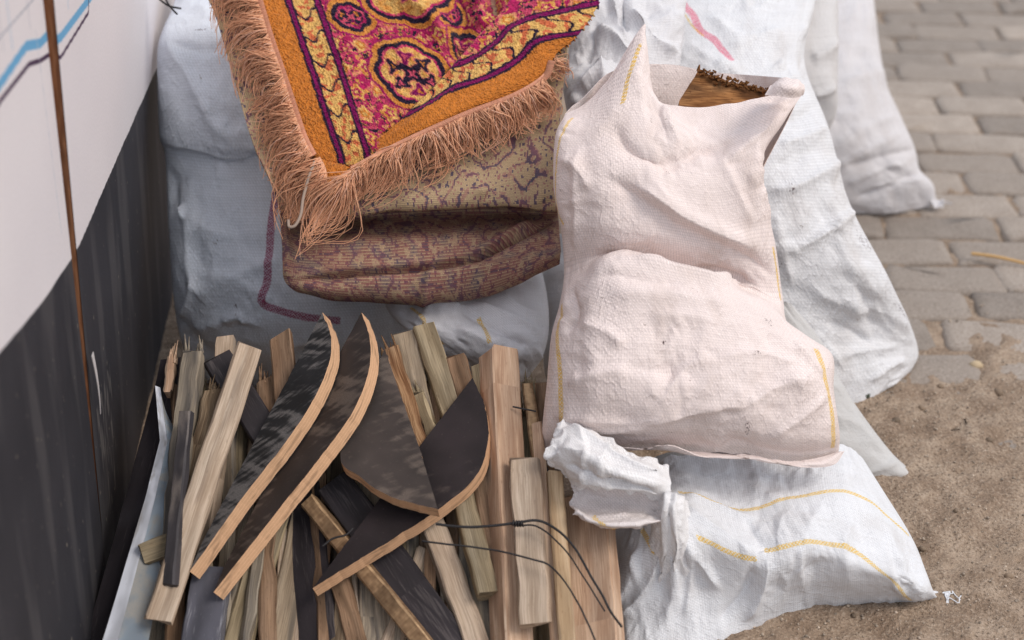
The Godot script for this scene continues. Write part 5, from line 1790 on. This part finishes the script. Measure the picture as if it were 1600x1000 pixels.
	batten("timber_batten", "narrow olive stick right of the dark pointed offcut's tip", "batten", Vector3(-0.051, 0.285, -1.802), Vector3(-0.022, 0.183, -1.647), 0.0181, 0.0180, mat.olive, 0, 0, 0, Vector3(0.000, 0.500, 0.866))
	batten("timber_batten", "thick orange brown batten standing tallest right of the pointed offcut", "batten", Vector3(-0.009, 0.314, -1.799), Vector3(0.012, 0.075, -1.411), 0.0433, 0.0450, mat.fresh, -30, 0, 0, Vector3(0.000, 0.500, 0.866))
	batten("plywood_strip", "thin striped ply strip right of the tallest orange batten", "plywood", Vector3(0.022, 0.277, -1.767), Vector3(0.040, 0.192, -1.636), 0.0161, 0.0200, mat.plyedge, 0, 0, 0, Vector3(0.000, 0.500, 0.866))
	batten("timber_batten", "dark brown stick beside the pinkish sack's lower left edge", "batten", Vector3(0.042, 0.265, -1.786), Vector3(0.052, 0.178, -1.654), 0.0181, 0.0200, mat.brown, 0, 0, 0, Vector3(0.000, 0.500, 0.866))
	batten("timber_batten", "pale short board lying on top with a splintered lower end, under the wire knot", "batten", Vector3(0.016, 0.242, -1.632), Vector3(0.029, 0.126, -1.435), 0.0404, 0.0160, mat.tan, 4, 0.0015, 0, Vector3(0.000, 0.500, 0.866))
	batten("timber_batten", "slim orange lath between the pale short board and the wide reddish board", "batten", Vector3(0.034, 0.254, -1.700), Vector3(0.059, 0.079, -1.406), 0.0145, 0.0200, mat.fresh, 0, 0, 0, Vector3(0.000, 0.500, 0.866))
	batten("plywood_strip", "black edged thin strip beside the slim orange lath", "plywood", Vector3(0.046, 0.216, -1.647), Vector3(0.069, 0.076, -1.409), 0.0085, 0.0200, mat.film, 0, 0, 0, Vector3(0.000, 0.500, 0.866))
	batten("timber_batten", "wide reddish board standing under the knotted sack neck", "batten", Vector3(0.093, 0.179, -1.639), Vector3(0.102, 0.072, -1.390), 0.0739, 0.0300, mat.fresh, 24, 0, 0, Vector3(0.000, 0.500, 0.866))
	batten("timber_batten", "light edged batten against the wide reddish board", "batten", Vector3(0.059, 0.222, -1.630), Vector3(0.073, 0.087, -1.398), 0.0219, 0.0300, mat.honey, -8, 0, 0, Vector3(0.000, 0.500, 0.866))
	batten("timber_batten", "grey brown batten deep below the wire in the middle", "batten", Vector3(-0.087, 0.116, -1.564), Vector3(-0.074, 0.045, -1.442), 0.0256, 0.0220, mat.grey, 0, 0, 0, Vector3(0.000, 0.500, 0.866))
	batten("timber_batten", "dark batten buried in the shadow deep inside the timber heap", "batten", Vector3(-0.465, 0.180, -1.767), Vector3(-0.462, -0.005, -1.472), 0.0313, 0.0220, mat.umber, 8, 0, 0, Vector3(0.000, 0.500, 0.866))
	batten("timber_batten", "dark batten buried in the shadow deep inside the timber heap", "batten", Vector3(-0.461, 0.189, -1.748), Vector3(-0.477, 0.009, -1.457), 0.0354, 0.0220, mat.grey, -2, 0, 0, Vector3(0.000, 0.500, 0.866))
	batten("timber_batten", "dark batten buried in the shadow deep inside the timber heap", "batten", Vector3(-0.460, 0.204, -1.782), Vector3(-0.413, 0.004, -1.462), 0.0348, 0.0220, mat.brown, 3, 0, 0, Vector3(0.000, 0.500, 0.866))
	batten("timber_batten", "dark batten buried in the shadow deep inside the timber heap", "batten", Vector3(-0.441, 0.212, -1.800), Vector3(-0.397, 0.001, -1.465), 0.0296, 0.0220, mat.umber, 6, 0, 0, Vector3(0.000, 0.500, 0.866))
	batten("timber_batten", "dark batten buried in the shadow deep inside the timber heap", "batten", Vector3(-0.420, 0.195, -1.766), Vector3(-0.393, 0.005, -1.461), 0.0383, 0.0220, mat.umber, -13, 0, 0, Vector3(0.000, 0.500, 0.866))
	batten("timber_batten", "dark batten buried in the shadow deep inside the timber heap", "batten", Vector3(-0.394, 0.212, -1.813), Vector3(-0.392, -0.005, -1.471), 0.0279, 0.0220, mat.grey, 8, 0, 0, Vector3(0.000, 0.500, 0.866))
	batten("timber_batten", "dark batten buried in the shadow deep inside the timber heap", "batten", Vector3(-0.379, 0.218, -1.788), Vector3(-0.349, 0.010, -1.455), 0.0383, 0.0220, mat.brown, -2, 0, 0, Vector3(0.000, 0.500, 0.866))
	batten("timber_batten", "dark batten buried in the shadow deep inside the timber heap", "batten", Vector3(-0.349, 0.233, -1.828), Vector3(-0.288, 0.002, -1.464), 0.0287, 0.0220, mat.umber, 3, 0, 0, Vector3(0.000, 0.500, 0.866))
	batten("timber_batten", "dark batten buried in the shadow deep inside the timber heap", "batten", Vector3(-0.330, 0.197, -1.763), Vector3(-0.292, 0.008, -1.458), 0.0267, 0.0220, mat.umber, 3, 0, 0, Vector3(0.000, 0.500, 0.866))
	batten("timber_batten", "dark batten buried in the shadow deep inside the timber heap", "batten", Vector3(-0.300, 0.220, -1.814), Vector3(-0.254, 0.000, -1.466), 0.0395, 0.0220, mat.grey, 8, 0, 0, Vector3(0.000, 0.500, 0.866))
	batten("timber_batten", "dark batten buried in the shadow deep inside the timber heap", "batten", Vector3(-0.278, 0.197, -1.768), Vector3(-0.234, 0.005, -1.460), 0.0347, 0.0220, mat.brown, 6, 0, 0, Vector3(0.000, 0.500, 0.866))
	batten("timber_batten", "dark batten buried in the shadow deep inside the timber heap", "batten", Vector3(-0.258, 0.196, -1.755), Vector3(-0.246, 0.010, -1.455), 0.0363, 0.0220, mat.umber, 4, 0, 0, Vector3(0.000, 0.500, 0.866))
	batten("timber_batten", "dark batten buried in the shadow deep inside the timber heap", "batten", Vector3(-0.233, 0.219, -1.791), Vector3(-0.190, 0.009, -1.456), 0.0365, 0.0220, mat.umber, 7, 0, 0, Vector3(0.000, 0.500, 0.866))
	batten("timber_batten", "dark batten buried in the shadow deep inside the timber heap", "batten", Vector3(-0.211, 0.220, -1.801), Vector3(-0.228, 0.006, -1.460), 0.0322, 0.0220, mat.grey, -11, 0, 0, Vector3(0.000, 0.500, 0.866))
	batten("timber_batten", "dark batten buried in the shadow deep inside the timber heap", "batten", Vector3(-0.180, 0.213, -1.794), Vector3(-0.189, 0.004, -1.461), 0.0393, 0.0220, mat.brown, 6, 0, 0, Vector3(0.000, 0.500, 0.866))
	batten("timber_batten", "dark batten buried in the shadow deep inside the timber heap", "batten", Vector3(-0.167, 0.195, -1.785), Vector3(-0.142, -0.004, -1.470), 0.0296, 0.0220, mat.umber, 7, 0, 0, Vector3(0.000, 0.500, 0.866))
	batten("timber_batten", "dark batten buried in the shadow deep inside the timber heap", "batten", Vector3(-0.141, 0.217, -1.788), Vector3(-0.111, 0.010, -1.456), 0.0365, 0.0220, mat.umber, -3, 0, 0, Vector3(0.000, 0.500, 0.866))
	batten("timber_batten", "dark batten buried in the shadow deep inside the timber heap", "batten", Vector3(-0.111, 0.231, -1.807), Vector3(-0.116, 0.010, -1.455), 0.0277, 0.0220, mat.grey, 7, 0, 0, Vector3(0.000, 0.500, 0.866))
	batten("timber_batten", "dark batten buried in the shadow deep inside the timber heap", "batten", Vector3(-0.087, 0.225, -1.819), Vector3(-0.107, 0.001, -1.465), 0.0269, 0.0220, mat.brown, 8, 0, 0, Vector3(0.000, 0.500, 0.866))
	batten("timber_batten", "dark batten buried in the shadow deep inside the timber heap", "batten", Vector3(-0.073, 0.236, -1.816), Vector3(-0.051, 0.009, -1.456), 0.0322, 0.0220, mat.umber, 12, 0, 0, Vector3(0.000, 0.500, 0.866))
	batten("timber_batten", "dark batten buried in the shadow deep inside the timber heap", "batten", Vector3(-0.050, 0.210, -1.779), Vector3(-0.030, 0.009, -1.456), 0.0329, 0.0220, mat.umber, -1, 0, 0, Vector3(0.000, 0.500, 0.866))
	batten("timber_batten", "dark batten buried in the shadow deep inside the timber heap", "batten", Vector3(-0.022, 0.201, -1.797), Vector3(-0.032, -0.005, -1.471), 0.0377, 0.0220, mat.grey, -14, 0, 0, Vector3(0.000, 0.500, 0.866))
	batten("timber_batten", "dark batten buried in the shadow deep inside the timber heap", "batten", Vector3(-0.005, 0.197, -1.761), Vector3(-0.026, 0.008, -1.457), 0.0266, 0.0220, mat.brown, -5, 0, 0, Vector3(0.000, 0.500, 0.866))
	batten("timber_batten", "dark batten buried in the shadow deep inside the timber heap", "batten", Vector3(0.022, 0.213, -1.793), Vector3(0.055, 0.004, -1.461), 0.0322, 0.0220, mat.umber, -12, 0, 0, Vector3(0.000, 0.500, 0.866))
	batten("timber_batten", "dark batten buried in the shadow deep inside the timber heap", "batten", Vector3(0.049, 0.227, -1.802), Vector3(0.012, 0.009, -1.456), 0.0348, 0.0220, mat.umber, -4, 0, 0, Vector3(0.000, 0.500, 0.866))
	batten("timber_batten", "dark batten buried in the shadow deep inside the timber heap", "batten", Vector3(0.065, 0.197, -1.779), Vector3(0.053, 0.001, -1.465), 0.0268, 0.0220, mat.grey, -8, 0, 0, Vector3(0.000, 0.500, 0.866))
	batten("timber_batten", "slim weathered slat packed tightly among others in the timber heap", "batten", Vector3(-0.477, 0.252, -1.787), Vector3(-0.441, 0.032, -1.432), 0.0246, 0.0160, mat.brown, -28, 0.004, 0, Vector3(0.000, 0.500, 0.866))
	batten("timber_batten", "slim weathered slat packed tightly among others in the timber heap", "batten", Vector3(-0.464, 0.248, -1.798), Vector3(-0.448, 0.025, -1.440), 0.0212, 0.0160, mat.rough_grey, -18, 0.004, 0, Vector3(0.000, 0.500, 0.866))
	batten("timber_batten", "slim weathered slat packed tightly among others in the timber heap", "batten", Vector3(-0.436, 0.248, -1.789), Vector3(-0.403, 0.029, -1.436), 0.0203, 0.0160, mat.olive, -23, 0.004, 0, Vector3(0.000, 0.500, 0.866))
	batten("timber_batten", "slim weathered slat packed tightly among others in the timber heap", "batten", Vector3(-0.415, 0.243, -1.760), Vector3(-0.425, 0.038, -1.426), 0.0201, 0.0160, mat.tan, 20, 0.004, 0, Vector3(0.000, 0.500, 0.866))
	batten("timber_batten", "slim weathered slat packed tightly among others in the timber heap", "batten", Vector3(-0.408, 0.249, -1.789), Vector3(-0.382, 0.029, -1.435), 0.0185, 0.0160, mat.grey, 27, 0.004, 0, Vector3(0.000, 0.500, 0.866))
	batten("timber_batten", "slim weathered slat packed tightly among others in the timber heap", "batten", Vector3(-0.390, 0.234, -1.771), Vector3(-0.394, 0.027, -1.437), 0.0158, 0.0160, mat.olive, 14, 0.004, 0, Vector3(0.000, 0.500, 0.866))
	batten("timber_batten", "slim weathered slat packed tightly among others in the timber heap", "batten", Vector3(-0.363, 0.235, -1.764), Vector3(-0.380, 0.031, -1.433), 0.0193, 0.0160, mat.grey, 16, 0.004, 0, Vector3(0.000, 0.500, 0.866))
	batten("timber_batten", "slim weathered slat packed tightly among others in the timber heap", "batten", Vector3(-0.356, 0.260, -1.801), Vector3(-0.320, 0.031, -1.433), 0.0238, 0.0160, mat.brown, -10, 0.004, 0, Vector3(0.000, 0.500, 0.866))
	batten("timber_batten", "slim weathered slat packed tightly among others in the timber heap", "batten", Vector3(-0.335, 0.238, -1.758), Vector3(-0.354, 0.036, -1.428), 0.0149, 0.0160, mat.grey, 1, 0.004, 0, Vector3(0.000, 0.500, 0.866))
	batten("timber_batten", "slim weathered slat packed tightly among others in the timber heap", "batten", Vector3(-0.320, 0.233, -1.776), Vector3(-0.305, 0.025, -1.440), 0.0176, 0.0160, mat.tan, -16, 0.004, 0, Vector3(0.000, 0.500, 0.866))
	batten("timber_batten", "slim weathered slat packed tightly among others in the timber heap", "batten", Vector3(-0.294, 0.202, -1.731), Vector3(-0.290, 0.024, -1.441), 0.0167, 0.0160, mat.tan, 7, 0.004, 0, Vector3(0.000, 0.500, 0.866))
	batten("timber_batten", "slim weathered slat packed tightly among others in the timber heap", "batten", Vector3(-0.278, 0.207, -1.716), Vector3(-0.241, 0.033, -1.431), 0.0226, 0.0160, mat.brown, -1, 0.004, 0, Vector3(0.000, 0.500, 0.866))
	batten("timber_batten", "slim weathered slat packed tightly among others in the timber heap", "batten", Vector3(-0.268, 0.213, -1.748), Vector3(-0.244, 0.024, -1.441), 0.0176, 0.0160, mat.umber, -22, 0.004, 0, Vector3(0.000, 0.500, 0.866))
	batten("timber_batten", "slim weathered slat packed tightly among others in the timber heap", "batten", Vector3(-0.240, 0.214, -1.725), Vector3(-0.199, 0.034, -1.430), 0.0131, 0.0160, mat.tan, 18, 0.004, 0, Vector3(0.000, 0.500, 0.866))
	batten("timber_batten", "slim weathered slat packed tightly among others in the timber heap", "batten", Vector3(-0.228, 0.217, -1.725), Vector3(-0.229, 0.036, -1.428), 0.0226, 0.0160, mat.rough_grey, 18, 0.004, 0, Vector3(0.000, 0.500, 0.866))
	batten("timber_batten", "slim weathered slat packed tightly among others in the timber heap", "batten", Vector3(-0.208, 0.202, -1.715), Vector3(-0.187, 0.031, -1.434), 0.0253, 0.0160, mat.grey, -25, 0.004, 0, Vector3(0.000, 0.500, 0.866))
	batten("timber_batten", "slim weathered slat packed tightly among others in the timber heap", "batten", Vector3(-0.196, 0.218, -1.741), Vector3(-0.168, 0.030, -1.434), 0.0228, 0.0160, mat.grey, -2, 0.004, 0, Vector3(0.000, 0.500, 0.866))
	batten("timber_batten", "slim weathered slat packed tightly among others in the timber heap", "batten", Vector3(-0.184, 0.257, -1.796), Vector3(-0.153, 0.031, -1.433), 0.0194, 0.0160, mat.grey, -3, 0.004, 0, Vector3(0.000, 0.500, 0.866))
	batten("timber_batten", "slim weathered slat packed tightly among others in the timber heap", "batten", Vector3(-0.157, 0.226, -1.768), Vector3(-0.130, 0.023, -1.441), 0.0159, 0.0160, mat.olive, -23, 0.004, 0, Vector3(0.000, 0.500, 0.866))
	batten("timber_batten", "slim weathered slat packed tightly among others in the timber heap", "batten", Vector3(-0.148, 0.252, -1.807), Vector3(-0.125, 0.024, -1.441), 0.0230, 0.0160, mat.grey, -28, 0.004, 0, Vector3(0.000, 0.500, 0.866))
	batten("timber_batten", "slim weathered slat packed tightly among others in the timber heap", "batten", Vector3(-0.123, 0.244, -1.795), Vector3(-0.117, 0.023, -1.441), 0.0177, 0.0160, mat.brown, -1, 0.004, 0, Vector3(0.000, 0.500, 0.866))
	batten("timber_batten", "slim weathered slat packed tightly among others in the timber heap", "batten", Vector3(-0.112, 0.264, -1.796), Vector3(-0.113, 0.036, -1.428), 0.0176, 0.0160, mat.brown, 15, 0.004, 0, Vector3(0.000, 0.500, 0.866))
	batten("timber_batten", "slim weathered slat packed tightly among others in the timber heap", "batten", Vector3(-0.084, 0.266, -1.798), Vector3(-0.080, 0.036, -1.428), 0.0176, 0.0160, mat.brown, -2, 0.004, 0, Vector3(0.000, 0.500, 0.866))
	batten("timber_batten", "slim weathered slat packed tightly among others in the timber heap", "batten", Vector3(-0.069, 0.246, -1.776), Vector3(-0.054, 0.033, -1.431), 0.0237, 0.0160, mat.grey, -21, 0.004, 0, Vector3(0.000, 0.500, 0.866))
	batten("timber_batten", "slim weathered slat packed tightly among others in the timber heap", "batten", Vector3(-0.051, 0.231, -1.746), Vector3(-0.023, 0.036, -1.428), 0.0201, 0.0160, mat.rough_grey, 11, 0.004, 0, Vector3(0.000, 0.500, 0.866))
	batten("timber_batten", "slim weathered slat packed tightly among others in the timber heap", "batten", Vector3(-0.042, 0.241, -1.764), Vector3(-0.018, 0.035, -1.429), 0.0228, 0.0160, mat.umber, 26, 0.004, 0, Vector3(0.000, 0.500, 0.866))
	batten("timber_batten", "slim weathered slat packed tightly among others in the timber heap", "batten", Vector3(-0.015, 0.257, -1.785), Vector3(-0.023, 0.036, -1.428), 0.0211, 0.0160, mat.olive, -18, 0.004, 0, Vector3(0.000, 0.500, 0.866))
	batten("timber_batten", "slim weathered slat packed tightly among others in the timber heap", "batten", Vector3(0.004, 0.229, -1.740), Vector3(-0.003, 0.037, -1.427), 0.0235, 0.0160, mat.olive, -8, 0.004, 0, Vector3(0.000, 0.500, 0.866))
	batten("timber_batten", "slim weathered slat packed tightly among others in the timber heap", "batten", Vector3(0.017, 0.232, -1.755), Vector3(0.028, 0.033, -1.431), 0.0158, 0.0160, mat.olive, 6, 0.004, 0, Vector3(0.000, 0.500, 0.866))
	batten("timber_batten", "slim weathered slat packed tightly among others in the timber heap", "batten", Vector3(0.029, 0.257, -1.798), Vector3(0.049, 0.031, -1.433), 0.0176, 0.0160, mat.olive, -28, 0.004, 0, Vector3(0.000, 0.500, 0.866))
	offcut("leftmost curved plywood offcut with scuffed black face and pale sawn edge", Vector3(-0.323, 0.251, -1.657), Basis(Vector3(0.865, 0.482, 0.138), Vector3(0.000, 0.275, -0.962), Vector3(-0.501, 0.832, 0.238)), [54,221,60,205,67,190,72,175,76,161,78,146,79,132,79,117,76,102,72,86,66,70,59,54,51,39,41,23,30,8,18,-8,6,-23,-8,-37,-21,-52,-34,-66,-47,-81,-59,-97,-70,-112,-81,-126,-90,-139,-99,-150,-107,-160,-116,-171,-101,-125,-68,-50,-32,30,7,114], 0.021, mat.film_scuffed)
	offcut("second curved plywood offcut with brown smeared film and pale sawn edge", Vector3(-0.279, 0.247, -1.648), Basis(Vector3(0.865, 0.482, 0.138), Vector3(0.000, 0.275, -0.962), Vector3(-0.501, 0.832, 0.238)), [70,224,76,207,82,191,87,175,90,159,93,143,94,127,94,110,92,94,89,78,84,61,77,44,69,28,57,12,44,-4,30,-20,16,-35,2,-51,-13,-66,-28,-81,-41,-96,-54,-110,-67,-124,-80,-138,-92,-151,-104,-164,-115,-176,-127,-189,-116,-153,-77,-68,-35,20,19,120], 0.021, mat.film_brown)
	offcut("leaf shaped plywood offcut pointing down over the dark crescent", Vector3(-0.165, 0.256, -1.651), Basis(Vector3(0.997, 0.074, 0.029), Vector3(0.000, 0.367, -0.930), Vector3(-0.080, 0.927, 0.366)), [-17,160,-22,143,-28,127,-33,111,-38,95,-44,77,-50,58,-56,36,-62,15,-67,-4,-68,-19,-66,-30,-62,-37,-55,-43,-48,-47,-40,-53,-33,-60,-25,-68,-16,-75,-6,-81,5,-88,16,-93,29,-97,42,-102,55,-106,68,-110,40,-13,9,80], 0.020, mat.film_brown2)
	offcut("dark pointed crescent offcut at the pile's middle with bright ply edge", Vector3(-0.105, 0.219, -1.642), Basis(Vector3(0.975, 0.207, 0.077), Vector3(-0.000, 0.349, -0.937), Vector3(-0.221, 0.914, 0.340)), [50,146,54,135,58,125,62,115,66,104,69,93,71,82,73,70,74,58,75,46,74,33,72,21,70,8,67,-4,62,-16,55,-26,47,-36,38,-45,27,-53,15,-62,2,-72,-13,-81,-29,-91,-46,-100,-63,-111,-82,-121,-101,-132,-121,-143,-142,-155,-161,-166,-128,-116,-71,-31,-13,55], 0.022, mat.film_dark)
	metal_profile(pts([-513,260,-1785,-491,228,-1694,-503,179,-1624,-528,91,-1428]), pts([-506,257,-1784,-480,228,-1691,-489,180,-1622,-508,92,-1427]), pts([-500,232,-1765,-463,220,-1703,-462,172,-1634,-471,84,-1436]))
	wire("black wire tied round the battens with a knot and a long tail", spline(pts([-100,209,-1531,-58,207,-1528,-8,208,-1530,10,210,-1532,42,210,-1533,75,196,-1508,106,169,-1462,125,150,-1428,138,140,-1410]), 60), 0.0018)
	wire("thinner black wire branching from the knot across the reddish board", spline(pts([5,207,-1531,33,206,-1530,66,191,-1504,94,170,-1467,117,149,-1430]), 60), 0.0012)
	wire("lower black wire sagging across the battens below the knot", spline(pts([-116,196,-1512,-83,194,-1507,-33,191,-1502,17,185,-1491,49,179,-1482,73,164,-1455,93,145,-1421,104,132,-1396]), 60), 0.0013)
	wire("loop of black wire round the diagonal ply edged strip", spline(pts([-248,177,-1526,-236,182,-1534,-219,185,-1538,-210,189,-1546]), 60), 0.0014)
	wire_knot(Vector3(0.008, 0.210, -1.530))
	wire("bent nail like twig sticking out beside the tallest orange batten", spline(pts([0,270,-1717,18,268,-1714,34,266,-1711]), 60), 0.0012)

func build_litter() -> void:
	wire("dark cable end sticking out above the pale blue sack by the hoarding", spline(pts([-582,673,-2375,-566,641,-2356,-551,624,-2346]), 24), 0.0016)
	wire("second thin cable crossing above the pale blue sack's top corner", spline(pts([-585,650,-2361,-566,638,-2355,-545,635,-2353]), 24), 0.0016)
	straw(Vector3(0.940, 0.012, -2.676), Vector3(1.064, 0.008, -2.623))
	pebble("cream broken shell like pebble lying near the paving edge", Vector3(0.838, 0.006, -2.262), 0.0110, 0)
	pebble("dark green pebble at the foot of the tall sack", Vector3(0.613, 0.006, -2.144), 0.0090, 1)
	pebble("small tan pebble by the tall sack's frayed corner", Vector3(0.652, 0.006, -2.221), 0.0080, 2)
	pebble("small brown pebble scattered on the bare dirt", Vector3(0.850, 0.006, -2.164), 0.0090, 3)
	pebble("small brown pebble scattered on the bare dirt", Vector3(0.754, 0.006, -2.185), 0.0060, 4)
	pebble("small brown pebble scattered on the bare dirt", Vector3(0.702, 0.006, -2.107), 0.0060, 5)
	pebble("small brown pebble scattered on the bare dirt", Vector3(0.649, 0.006, -2.068), 0.0070, 6)
	pebble("small brown pebble scattered on the bare dirt", Vector3(0.790, 0.006, -2.012), 0.0060, 7)
	pebble("small brown pebble scattered on the bare dirt", Vector3(0.682, 0.006, -1.812), 0.0040, 8)
	pebble("small brown pebble scattered on the bare dirt", Vector3(0.610, 0.006, -1.725), 0.0050, 9)
	pebble("small brown pebble scattered on the bare dirt", Vector3(0.595, 0.006, -2.008), 0.0040, 10)
	pebble("small brown pebble scattered on the bare dirt", Vector3(0.720, 0.006, -1.662), 0.0060, 11)
	pebble("small brown pebble scattered on the bare dirt", Vector3(0.480, 0.006, -1.584), 0.0040, 12)
	twig("forked dark twig on the dirt beside the flat stone", pts([766,10,-2072,766,10,-2047,780,10,-2036]))
	twig("short dark twig by the tall sack's frayed bulge", pts([715,10,-2337,738,10,-2360]))
	twig("thin twig lying on dirt right of the wedged sack", pts([710,10,-2047,728,10,-2039,750,10,-2043]))
